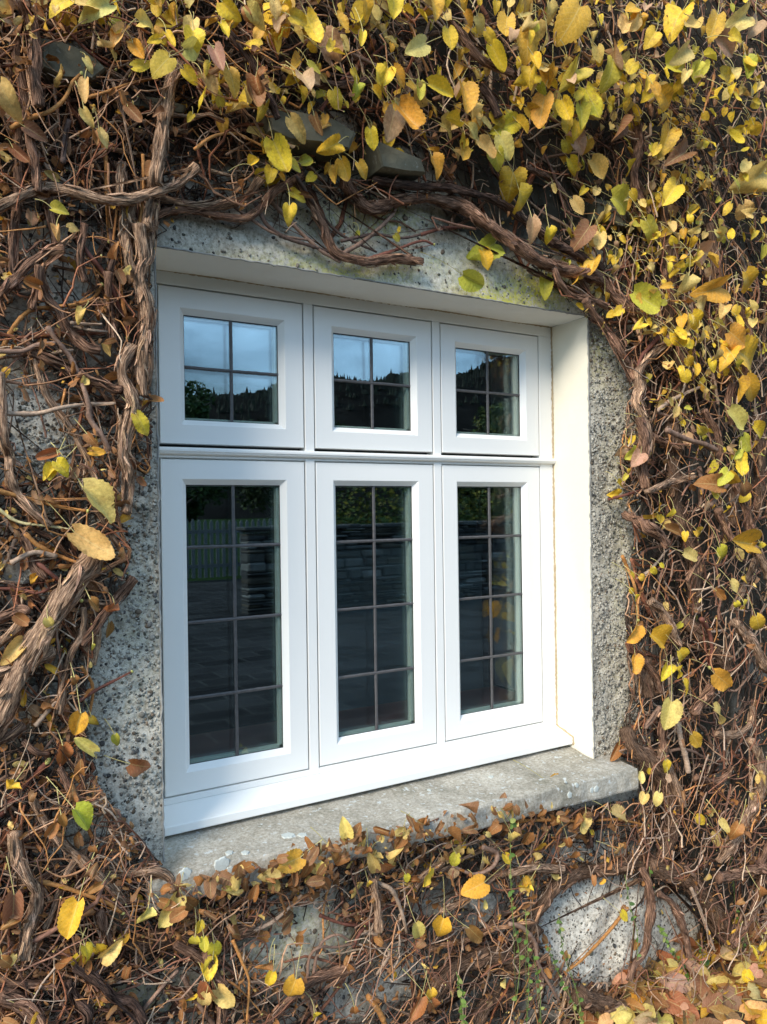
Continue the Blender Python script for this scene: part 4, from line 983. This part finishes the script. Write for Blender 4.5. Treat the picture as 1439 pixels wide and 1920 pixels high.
for pi, key in enumerate(KEYS):
    mb = MB()
    for s in ALL[4:]:
        j = np.where((plant_ids(s[0], s[1]) == pi) & (rng.random(len(s[0])) < .22))[0]
        if len(j): e = s[2][j, -1]; d_ = nrm(s[2][j, -1]-s[2][j, -3]); r_ = np.maximum(s[3][j].mean(1)*1.3, .0014); stones(mb, e+d_*r_[:, None]*.8, r_, np.array([(.62, .55, .20), (.50, .46, .14), (.55, .36, .14)])[rng.integers(0, 3, len(j))], flat=1.2, axis=2, rnd=.15)
    mb.build('buds', m_twig, PL[key], smooth=True, kind='stuff')

# ------------------------------------------------------------------ leaves
LC = dict(Y=(.90, .63, .05), G=(.60, .54, .06), O=(.80, .45, .05), T=(.82, .59, .19), P=(.58, .37, .22), R=(.40, .17, .055), B=(.29, .14, .065), N=(.10, .19, .05))
def leaves(mb, B_, Dr, Nn, L_, c, W=.84, fold=.35, curl=.4, roll=.0, wave=.10, blot=.5, nr=9, nc=5, serr=.035, heart=.16, thin=False):
    """many leaves at once; B_ base, Dr base-to-tip, Nn normal, L_ length (metres)"""
    B_ = np.asarray(B_, float); n = len(B_); Dr = nrm(np.asarray(Dr, float)); Nn = np.asarray(Nn, float); Nn = nrm(Nn-(Nn*Dr).sum(-1, keepdims=True)*Dr); S_ = np.cross(Dr, Nn)
    f = lambda x: np.broadcast_to(np.asarray(x, float), (n,))[:, None, None]
    L_, W, fold, curl, roll, wave, heart = map(f, (L_, W, fold, curl, roll, wave, heart))
    a = np.linspace(0, 1, nr)[None, :, None]; b_ = np.linspace(-1, 1, nc)[None, None, :]
    prof = (a+.015)**.42*(1-a*.985)**.72; prof = prof/prof.max()
    teeth = 1+serr*np.where(np.arange(nr) % 2 == 0, 1, -1)[None, :, None]*(np.abs(b_) > .9)
    wd = .5*W*L_*prof*teeth*b_; al = L_*(a-heart*np.abs(b_)**1.6*(1-a)**2*1.0)
    asym = 1+.08*rng.standard_normal((n, 1, 1))*np.sign(b_); wd = wd*asym
    ph = rng.random((n, 1, 1))*6.28
    up = np.abs(wd)*fold+L_*wave*np.sin(a*9+ph+b_*1.5)*np.abs(b_)**2*.5+L_*.010*np.sin(a*38)*np.abs(b_)
    # roll across, curl along
    k = roll/(L_*.5); ang = wd*k; kk = np.where(np.abs(k) < 1e-6, 1e-6, k)
    wx = np.where(np.abs(roll) < 1e-4, wd, np.sin(ang)/kk); up = up+np.where(np.abs(roll) < 1e-4, 0, (1-np.cos(ang))/kk)
    cu = curl/L_; cu = np.where(np.abs(cu) < 1e-6, 1e-6, cu); an = al*cu
    ax_ = np.sin(an)/cu-up*np.sin(an); az = -(1-np.cos(an))/cu+up*np.cos(an)
    V = B_[:, None, None]+Dr[:, None, None]*ax_[..., None]+S_[:, None, None]*wx[..., None]+Nn[:, None, None]*az[..., None]
    i = np.arange(n*nr*nc).reshape(n, nr, nc); q = np.stack([i[:, :-1, :-1], i[:, 1:, :-1], i[:, 1:, 1:], i[:, :-1, 1:]], -1).reshape(-1, 4)
    uv = np.stack([np.broadcast_to(b_, V.shape[:3]), np.broadcast_to(a, V.shape[:3]), np.broadcast_to(f(blot), V.shape[:3])], -1)
    c = np.asarray(c, float); c = np.broadcast_to(c, (n, 3)); mb.add(V, q, c=np.repeat(c, nr*nc, 0), p=uv)
def petioles(mb, B_, Dr, L_, back_, c=(.66, .58, .24), r=.0009):
    n = len(B_); t = np.linspace(0, 1, 6)[None, :, None]; B_ = np.asarray(B_)
    e = B_-nrm(Dr)*(L_*rng.uniform(.5, 1.5, n))[:, None]+np.stack([rng.normal(0, .012, n), back_, rng.uniform(-.004, .02, n)], -1)
    m_ = (B_+e)/2+np.stack([rng.normal(0, .006, n), -np.abs(rng.normal(.004, .004, n)), rng.uniform(.0, .014, n)], -1)
    P = B_[:, None]*(1-t)**2+m_[:, None]*2*t*(1-t)+e[:, None]*t*t
    tubes(mb, P, np.full((n, 6), r)*np.array([1.3, .9, .85, .9, 1., 1.4]), 5, np.asarray(c)*rng.uniform(.75, 1.15, (n, 1)), cap=False)
    mb.p[-1][:, 2] = 0; mb.p[-1][:, 0] = .5; mb.p[-1][:, 1] = .5
LEAFS = '''205,8 148,26 T|300,75 318,62 Y|298,72 278,78 Y|312,62 330,88 Y|318,108 285,136 G|262,40 320,36 T|235,56 208,86 T|250,82 272,112 O|188,76 208,100 T|0,158 36,228 T|160,110 175,135 T|158,205 176,238 T|160,150 158,190 T|186,244 202,276 T|240,200 268,230 B|48,238 88,262 B|25,278 56,304 B|362,58 366,105 Y|345,92 392,86 T|402,92 420,135 P|430,132 448,184 O|380,140 408,184 T|466,152 476,208 R|480,145 487,192 R|418,4 456,42 Y|465,14 512,58 T|530,8 512,30 Y|415,45 430,72 Y|552,58 575,78 T|575,28 602,92 Y|632,28 655,62 O|684,-6 700,42 O|610,62 642,118 P|578,118 602,140 G|625,170 642,208 Y|670,158 674,188 G|695,242 701,284 Y|634,268 596,288 Y|513,264 542,329 Y|498,194 470,216 G|470,309 488,291 Y|641,300 657,342 O|672,306 692,338 O|543,386 541,428 Y|98,391 134,398 G|106,425 104,450 T|545,222 582,272 T|590,218 602,252 B|704,128 726,168 Y|700,165 720,188 Y|345,130 372,160 Y|250,125 290,120 Y|130,0 80,12 Y
862,-8 884,26 Y|872,24 888,54 O|896,32 914,66 T|912,58 936,88 Y|922,86 948,138 Y|988,58 995,120 O|1000,104 1012,130 Y|952,32 944,82 O|1088,12 1058,76 O|1030,6 1042,48 T|984,-6 996,34 O|1005,42 998,62 Y|1108,64 1118,86 T|1120,88 1126,120 T|1156,92 1128,116 B|1150,114 1146,172 G|1164,118 1204,142 T|1202,26 1198,66 O|1346,28 1334,76 O|1398,30 1362,56 T|1346,70 1384,108 P|1400,108 1406,148 G|1352,138 1388,164 Y|1248,120 1298,132 G|1318,118 1306,152 G|1238,172 1272,208 Y|1214,142 1226,180 P|1082,130 1064,166 G|1004,138 972,154 Y|1014,158 1020,182 G|840,54 848,96 Y|798,82 762,98 T|728,128 720,164 Y|738,128 764,166 O|868,162 876,216 O|804,158 852,182 Y|1054,188 1072,228 Y|1098,166 1126,226 Y|1088,198 1096,242 G|1022,180 1008,242 O|988,200 1018,226 O|966,228 922,248 Y|968,225 992,252 Y|828,232 872,256 T|748,198 784,252 O|740,208 728,268 P|880,238 912,268 T|898,264 928,300 T|938,256 962,302 T|926,278 940,322 G|810,294 826,338 O|962,323 954,388 O|973,354 998,420 O|998,408 1003,462 P|1074,248 1096,292 P|1060,262 1076,294 Y|1068,298 1088,336 Y|1108,300 1132,338 T|1256,243 1244,294 O|1286,286 1258,300 B|1268,348 1244,384 Y|1258,333 1288,368 O|1394,384 1412,434 T|1432,324 1398,358 T|1368,250 1388,272 Y|1414,234 1428,268 Y|1212,414 1244,464 G|1308,470 1350,482 P|1346,430 1368,466 T|1165,224 1158,266 B|1176,308 1194,334 Y|1106,424 1082,460 B|1126,438 1124,472 T|1030,428 1036,468 Y|928,456 888,484 G|1148,370 1192,398 G|1074,374 1096,404 T|1178,40 1160,70 T|1280,20 1250,50 Y|1230,60 1215,85 Y|1290,90 1268,120 T|1305,40 1292,75 T|1420,40 1405,70 P
868,516 912,540 G|1022,520 1023,564 G|905,470 920,508 Y|1188,548 1234,582 G|1298,588 1322,626 Y|1293,594 1297,620 T|1116,484 1104,518 O|1140,480 1146,500 Y|1328,480 1348,504 O|1292,518 1284,564 T|1352,538 1312,558 O|1308,567 1344,582 T|1398,510 1424,564 O|1360,574 1354,594 T|1368,622 1402,650 O|1372,653 1352,688 Y|1382,658 1438,692 Y|1335,674 1340,700 Y|1264,624 1288,652 Y|1240,617 1257,634 Y|1284,696 1291,722 Y|1288,671 1302,692 Y|1305,684 1309,706 Y|1384,713 1402,754 O|1398,710 1426,760 O|1368,768 1396,806 T|1413,798 1438,824 Y|1394,818 1410,848 G|1386,842 1374,862 G|1390,853 1387,897 Y|1368,884 1386,914 O|1395,908 1404,946 B|1366,884 1348,908 G|1312,804 1336,822 G|1192,844 1174,862 G|1202,850 1186,874 P|1212,852 1224,834 Y|1176,890 1168,902 G|1158,902 1172,916 G|1160,928 1142,928 Y|1178,880 1186,892 Y|1352,910 1320,904 R
1408,1020 1362,1014 O|1350,1027 1366,1058 G|1410,1024 1432,1044 O|1306,994 1334,1010 O|1286,998 1284,1017 Y|1248,990 1274,1000 R|1282,1037 1306,1050 T|1225,1064 1231,1082 Y|1238,1058 1248,1066 Y|1200,1080 1214,1089 Y|1182,1075 1191,1085 Y|1182,1104 1191,1117 Y|1192,1118 1201,1130 Y|1194,1172 1173,1206 O|1220,1190 1252,1212 O|1191,1229 1187,1265 O|1274,1220 1292,1253 Y|1252,1248 1244,1280 Y|1270,1257 1288,1272 Y|1282,1278 1296,1310 Y|1259,1316 1248,1374 T|1340,1263 1378,1293 O|1418,1156 1432,1194 O|1381,1129 1392,1148 Y|1395,1129 1407,1148 G|1344,1108 1357,1124 R|1370,1090 1384,1113 T|1340,1328 1375,1352 T|1298,1378 1314,1403 O|1161,1398 1146,1426 R
1032,1469 1066,1499 O|1100,1531 1084,1565 T|1148,1524 1178,1537 T|1211,1490 1204,1511 T|1386,1546 1370,1579 R|1064,1573 1071,1600 R|959,1563 969,1606 T|1158,1594 1182,1601 T|1424,1668 1438,1704 R|1165,1711 1179,1727 Y
652,1570 642,1530 T|714,1577 723,1560 T|691,1654 696,1672 Y|762,1640 766,1658 Y|908,1655 868,1676 O|832,1722 816,1779 O|512,1822 497,1861 Y|555,1836 533,1900 O|506,1804 483,1828 R|808,1856 813,1892 Y|590,1900 598,1925 Y|665,1888 669,1918 R|600,1619 606,1648 T|563,1608 512,1630 O|690,1588 680,1614 R|756,1568 744,1594 R|788,1543 818,1552 R|510,1640 480,1650 T|560,1640 540,1660 R|625,1600 640,1620 R|720,1620 745,1640 R|840,1560 860,1580 R|790,1870 770,1915 R|810,1880 830,1920 R|880,1740 905,1765 R|780,1730 790,1765 T
147,1691 125,1765 Y|140,1517 174,1558 G|27,1678 23,1748 B|335,1682 294,1742 T|278,1704 261,1748 T|28,1466 -4,1504 Y|375,1727 370,1755 Y|366,1758 366,1790 G|383,1758 385,1788 G|402,1770 404,1812 Y|190,1659 165,1674 R|115,1528 124,1550 R|4,1798 34,1818 R|245,1432 296,1446 R|216,1378 223,1405 G|172,1344 184,1367 G|176,1410 140,1386 T|174,1209 181,1224 G|140,998 208,1044 T|152,1338 138,1384 O|215,1134 194,1164 R|170,1124 190,1148 R|205,1168 202,1196 R|118,1398 121,1448 R|42,1203 2,1248 T|140,1270 146,1300 R|256,777 284,820 Y|104,877 74,900 Y|106,866 134,896 Y|98,872 92,902 Y|106,848 68,860 R|164,814 182,838 R|156,914 208,978 T|155,580 138,602 T|60,1240 30,1262 R|90,1160 100,1190 T|385,1840 405,1880 R|300,1690 330,1700 R|420,1660 460,1650 T|350,1690 380,1720 R'''
big = {k: [] for k in KEYS}
for e in LEAFS.replace('\n', '|').split('|'):
    b0, t0, c0 = e.split(); u0, v0 = map(float, b0.split(',')); u1, v1 = map(float, t0.split(','))
    big[plant_of((u0+u1)/2, (v0+v1)/2)].append((u0, v0, u1, v1, c0))
def leaf_geo(u0, v0, u1, v1, off):
    th_ = float(thick(np.array(u0), np.array(v0))); y0 = -.175-th_*1.1-off
    inn = bool(inpoly(np.array((u0+u1)/2), np.array((v0+v1)/2), FORB)) 
    if inn: y0 = -.195-off*.5
    if v0 > 1490 and v0 < 1640 and 300 < u0 < 1100: y0 = -.30-off*.4
    a_ = at(u0, v0, y0); b_ = at(u1, v1, y0-rng.uniform(-.004, .010)); return a_, b_
PAIRS = {}
for key in KEYS:
    for (u0, v0, u1, v1, c0) in big[key]:
        B_, E_ = leaf_geo(u0, v0, u1, v1, rng.uniform(0, .03)); L_ = np.linalg.norm(E_-B_); dry = c0 in 'RB' or (c0 == 'T' and u0 < 290)
        view = nrm(CAM-B_); nn = nrm(view*.75+np.array([0, -.6, .15])+rng.normal(0, .36 if not dry else .45, 3)); c = np.array(LC[c0])*rng.uniform(.85, 1.12, 3)
        mb = MB(); big_ = math.hypot(u1-u0, v1-v0) > 50
        leaves(mb, [B_], [E_-B_], [nn], L_*(.94 if not dry else 1.05), c, W=rng.uniform(.6, .88) if not dry else .62, fold=rng.uniform(.15, 1.0), curl=rng.normal(.6, .55) if not dry else rng.normal(.6, .7), roll=rng.normal(.1, .55) if not dry else rng.uniform(.6, 2.), wave=rng.uniform(.04, .14), blot=rng.uniform(.1, .9) if c0 != 'G' else .2, nr=21, nc=9, serr=.045)
        petioles(mb, [B_], np.array([E_-B_]), np.array([L_]), np.array([rng.uniform(.01, .04)]))
        mb.build('leaf', m_leaf, PL[key], smooth=True)
    PAIRS[key] = len(big[key])
# the many others
def rand_leaves(n, size, dens, pal, wts, dry, offr=(0, 1), spread=.9, **kw):
    u = rng.uniform(-200, 1800, n*6); v = rng.uniform(-200, 2080, n*6); k = region_ok(u, v) & (rng.random(n*6) < dens(u, v)) & (~bare(u, v) | (rng.random(n*6) < .12))
    u, v = u[k], v[k]; cl_ = 5 if not dry else 3; m_ = min(len(u), n//cl_); u = np.repeat(u[:m_], cl_); v = np.repeat(v[:m_], cl_); n = len(u)
    u = u+rng.normal(0, 26, n); v = v+rng.normal(0, 24, n); k = region_ok(u, v); u, v = u[k], v[k]; n = len(u)
    th_ = thick(u, v); y = -.17-th_*rng.uniform(*offr, n)*1.1; B_ = at(u, v, y); an = -math.pi/2+rng.normal(0, spread, n); Dr = np.stack([np.cos(an), rng.normal(-.1, .3, n), np.sin(an)], -1)
    nn = np.array([-.25, -1, .25])+rng.normal(0, .62 if not dry else .75, (n, 3)); s = rng.uniform(*size, n)*np.where(u > 1100, .85, 1); c = np.array([LC[x] for x in pal])[rng.choice(len(pal), n, p=wts)]*rng.uniform(.75, 1.18, (n, 1))*rng.uniform(.95, 1.05, (n, 3))
    return dict(u=u, v=v, B=B_, D=Dr, N=nn, L=s, c=c, dry=dry)
def d_yel(u, v):
    return np.clip((330-v)/200, 0, 1)*np.clip((u-330)/150, .12, 1)*.9+np.clip((u-1030)/150, 0, 1)*np.clip((980-v)/350, 0.10, 1)*.95+.012+.03*(v > 1500)
def d_dry(u, v): return .25+.75*(u < 290)+.6*(v > 1460)+.2*((u > 1160) & (v > 900))
def d_lit(u, v): return .16+.6*(u < 290)+.8*(v > 1460)+.12*(u > 1160)
def emit(sets, name_one, name_rest, caps):
    for pi, key in enumerate(KEYS):
        cand = []
        for si, s in enumerate(sets):
            ids = plant_ids(s['u'], s['v']); j = np.where(ids == pi)[0]; vis = (s['u'][j] > 0) & (s['u'][j] < 1439) & (s['v'][j] > 0) & (s['v'][j] < 1920)
            cand += [(-(s['L'][x]*w_)/pix(s['B'][x])[2]*(1+2*(-s['B'][x][1]-.16)), si, x) for x, w_ in zip(j, vis)]
        cand.sort(key=lambda x: x[0]); cap_ = max(0, caps-(PAIRS[key] if name_one == 'leaf' else 0)); first, rest = cand[:cap_], cand[cap_:]
        def go(mb, s, j, hi):
            n = len(j); dry = s['dry']
            kw = dict(W=rng.uniform(.55, .92, n), fold=rng.uniform(0, .9, n), curl=rng.normal(.5, .6, n) if not dry else rng.normal(.6, .9, n), roll=rng.normal(.1, .7, n) if not dry else rng.uniform(.4, 2.6, n)*rng.choice([-1, 1], n), wave=rng.uniform(.04, .16, n), blot=rng.uniform(.1, .9, n), heart=.15)
            leaves(mb, s['B'][j], s['D'][j], s['N'][j], s['L'][j], s['c'][j], nr=15 if hi else (9 if not dry else 7), nc=7 if hi else 5, **kw)
            if not dry: petioles(mb, s['B'][j], s['D'][j], s['L'][j], rng.uniform(.005, .03, n))
        for _, si, x in first: mb = MB(); go(mb, sets[si], np.array([x]), True); mb.build(name_one, m_leaf, PL[key], smooth=True)
        mb = MB()
        for si, s in enumerate(sets):
            j = np.array([x for _, k, x in rest if k == si], int)
            if len(j): go(mb, s, j, False)
        if mb.n: mb.build(name_rest, m_leaf, PL[key], smooth=True, kind='stuff')
emit([rand_leaves(1150, (.030, .056), d_yel, 'YGOTP', [.38, .07, .22, .27, .06], False, (.55, 1.25)), rand_leaves(1450, (.018, .036), d_yel, 'YGOTP', [.34, .12, .18, .30, .06], False, (.2, 1.1))], 'leaf', 'foliage', 100)
def bank():                                # dead leaves banked up against the sill
    n = 520; u = rng.uniform(315, 1110, n); line = np.interp(u, [300, 345, 640, 950, 1080, 1200], [1640, 1658, 1578, 1512, 1524, 1500]); v = line+rng.exponential(34, n)-4; y = rng.uniform(-.335, -.20, n)-.0
    an = rng.uniform(0, 6.28, n); return dict(u=u, v=v, B=at(u, v, y), D=np.stack([np.cos(an), rng.normal(0, .4, n), np.sin(an)], -1), N=np.array([-.2, -1, .6])+rng.normal(0, .6, (n, 3)), L=.009+.036*rng.random(n)**1.8, c=np.array([LC[x] for x in 'RBBBTR'])[rng.integers(0, 6, n)]*rng.uniform(.55, 1.1, (n, 1)), dry=True)
emit([bank(), rand_leaves(1900, (.014, .036), d_dry, 'RBTO', [.45, .35, .1, .1], True, (.3, 1.2), spread=1.6), rand_leaves(7000, (.005, .016), d_lit, 'RBTO', [.42, .46, .08, .04], True, (0, 1.1), spread=3.)], 'dry_leaf', 'dead_leaf_scraps', 60)

# ------------------------------------------------------------------ leaves fallen at the foot of the wall
def on_ground(x, y):
    i = min(159, max(0, int((x+.8)/6.8*159))); j = min(39, max(0, int((y+1.05)/1.*39))); return float(ZZ[i, j])
FG = 'leaves fallen in a heap at the foot of the wall'
n = 0; USED = set(); CN = dict(T='tan', O='golden', R='rust-brown', B='dark brown', Y='yellow', P='pinkish tan')
while n < 210:
    x_, y_ = rng.uniform(1.15, 2.5), -.18-abs(rng.normal(0, .22))
    z_ = on_ground(x_, y_) if y_ > -1 else 0
    if y_ < -.95 or (x_ < 1.35 and rng.random() < .5): continue
    pu1, pv1, _ = pix((x_, y_, z_+.03))
    if pu1 > 1470 or pv1 > 1950: continue
    z_ = z_+rng.uniform(.005, .085)*max(.2, 1-(-.17-y_)/.7); c0 = rng.choice(list('TTPRRBTORBPTRTOB')); a0 = rng.uniform(0, 6.283); s_ = rng.uniform(.045, .095); rl = rng.uniform(-.9, 1.2); pet = rng.random() < .4
    row = 'wall side' if pv1 < 1835 else ('middle' if pv1 < 1885 else 'front edge'); c_ = int(min(5, max(0, (pu1-1090)/60)))
    lab = ('small ', '', 'large ')[int((s_-.045)/.0168)]+('curled ' if abs(rl) > .6 else 'flat ')+('stalked ' if pet else '')+CN[c0]+' leaf, '+row+' of the leaf heap, '+('at its left tip', 'left of centre', 'just left of centre', 'at its centre', 'right of centre', 'by the right edge')[c_]
    if lab in USED: continue
    USED.add(lab)
    mb = MB()
    leaves(mb, [(x_, y_, z_)], [(math.cos(a0), math.sin(a0), rng.normal(0, .45))], [(rng.normal(-.2, .4), rng.normal(-.8, .4), 1)], s_, np.array(LC[c0])*rng.uniform(.75, 1.1, 3), W=rng.uniform(.6, .85), fold=rng.uniform(.1, .7), curl=rng.normal(.5, .7), roll=rl, wave=.12, blot=rng.uniform(.2, .9), nr=15, nc=7)
    if pet: petioles(mb, [(x_, y_, z_)], np.array([(math.cos(a0), math.sin(a0), 0)]), np.array([s_]), np.array([.0]))
    mb.build('fallen_leaf', m_leaf, None, smooth=True, label=lab, cat='fallen leaf', group=FG); n += 1
s = dict(); nn_ = 1500; x_ = rng.uniform(.3, 4., nn_); y_ = -.18-np.abs(rng.normal(0, .35, nn_)); y_ = np.clip(y_, -1, -.18); z_ = np.array([on_ground(a_, b_) for a_, b_ in zip(x_, y_)])+rng.uniform(0, .02, nn_); a0 = rng.uniform(0, 6.28, nn_)
mb = MB(); leaves(mb, np.stack([x_, y_, z_], -1), np.stack([np.cos(a0), np.sin(a0), rng.normal(0, .3, nn_)], -1), np.stack([rng.normal(0, .5, nn_), rng.normal(-.3, .5, nn_), np.ones(nn_)], -1), rng.uniform(.03, .06, nn_), np.array([LC[k] for k in 'RBTO'])[rng.integers(0, 4, nn_)]*.75, roll=rng.uniform(-1, 1.5, nn_), nr=7, nc=5)
mb.build('leaf_litter', m_leaf, None, smooth=True, kind='stuff', label='trodden brown leaf litter on the soil under the fallen leaves', cat='leaf litter')

# ------------------------------------------------------------------ small-leaved evergreen trailers at the wall foot
m_green = vcol('small_green_leaf', .45, 200., .2, .001, .25, 200.)
TR = [('957,1560 958,1640 962,1720 975,1800 968,1880', 'long trailing green stem hanging below the sill, left of the pale bare patch', 1),
      ('985,1705 990,1780 992,1850 988,1925', 'short upright green trailer beside the dark root at the bottom', 1),
      ('1025,1770 1050,1830 1075,1880 1100,1930', 'slanting green trailer crossing the left foot of the pale bare patch', 1),
      ('1048,1720 1058,1790 1082,1860 1096,1930', 'longest of the slanting green trailers at the pale bare patch', 1),
      ('1172,1640 1180,1690 1195,1750 1196,1800', 'green trailer running down the middle of the pale bare patch', 1),
      ('1218,1625 1222,1670 1226,1720', 'short green trailer between the two bare patches', 1),
      ('1365,1575 1374,1640 1380,1700 1398,1790', 'thin green trailer over thick bark at the right', 1),
      ('1235,1735 1250,1765 1270,1795 1290,1830', 'bushy green sprig at the top of the leaf heap', 2),
      ('1310,1770 1320,1800 1335,1830 1340,1860', 'green sprig half buried at the right of the leaf heap', 2),
      ('1000,1790 1012,1850 1015,1925', 'grassy green trailer at the bottom, left of the leaf heap', 1),
      ('856,1822 862,1850 870,1925', 'small green tuft hanging over the thick root below the sill', 2),
      ('940,1515 950,1530 962,1548', 'tiny green sprig poking up against the stone sill', 2)]
for pts, lab, kd in TR:
    pts = [tuple(map(float, p.split(','))) for p in pts.split()]; yb = -.29 if pts[0][1] > 1400 else -.25
    if pts[0][1] < 1560: yb = -.31
    P = at([p[0] for p in pts], [p[1] for p in pts], np.array([yb-.02*rng.random() for _ in pts])); P, r = smooth(P, np.full(len(P), .0010), .006)
    t = empty('trailing_plant', P[-1], lab, 'trailing plant', 'green trailers at the wall foot'); mb = MB(); tubes(mb, P[None], r[None], 6, (.16, .22, .06)); mb.build('stem', m_green, t, smooth=True)
    T = nrm(np.gradient(P, axis=0)); idx = np.arange(2, len(P), 4 if kd == 1 else 2); idx = np.repeat(idx, 2); k_ = rng.random(len(idx)) < .65; idx = idx[k_]; n = len(idx)
    sg = np.where(np.arange(n) % 2 == 0, 1, -1); d = np.stack([sg*1.+rng.normal(0, .3, n), rng.normal(-.3, .3, n), rng.normal(-.1, .5, n)], -1)
    mb = MB(); leaves(mb, P[idx], d, np.array([-.2, -1, .5])+rng.normal(0, .4, (n, 3)), rng.uniform(.006, .017, n)*(1 if kd == 1 else 1.25), np.array([(.10, .17, .03), (.15, .22, .04), (.06, .11, .025), (.28, .30, .08)])[rng.integers(0, 4, n)], W=.7, fold=.15, curl=.2, serr=0, heart=.03, wave=.02, nr=7, nc=5, blot=0.)
    mb.build('leaves', m_green, t, smooth=True)
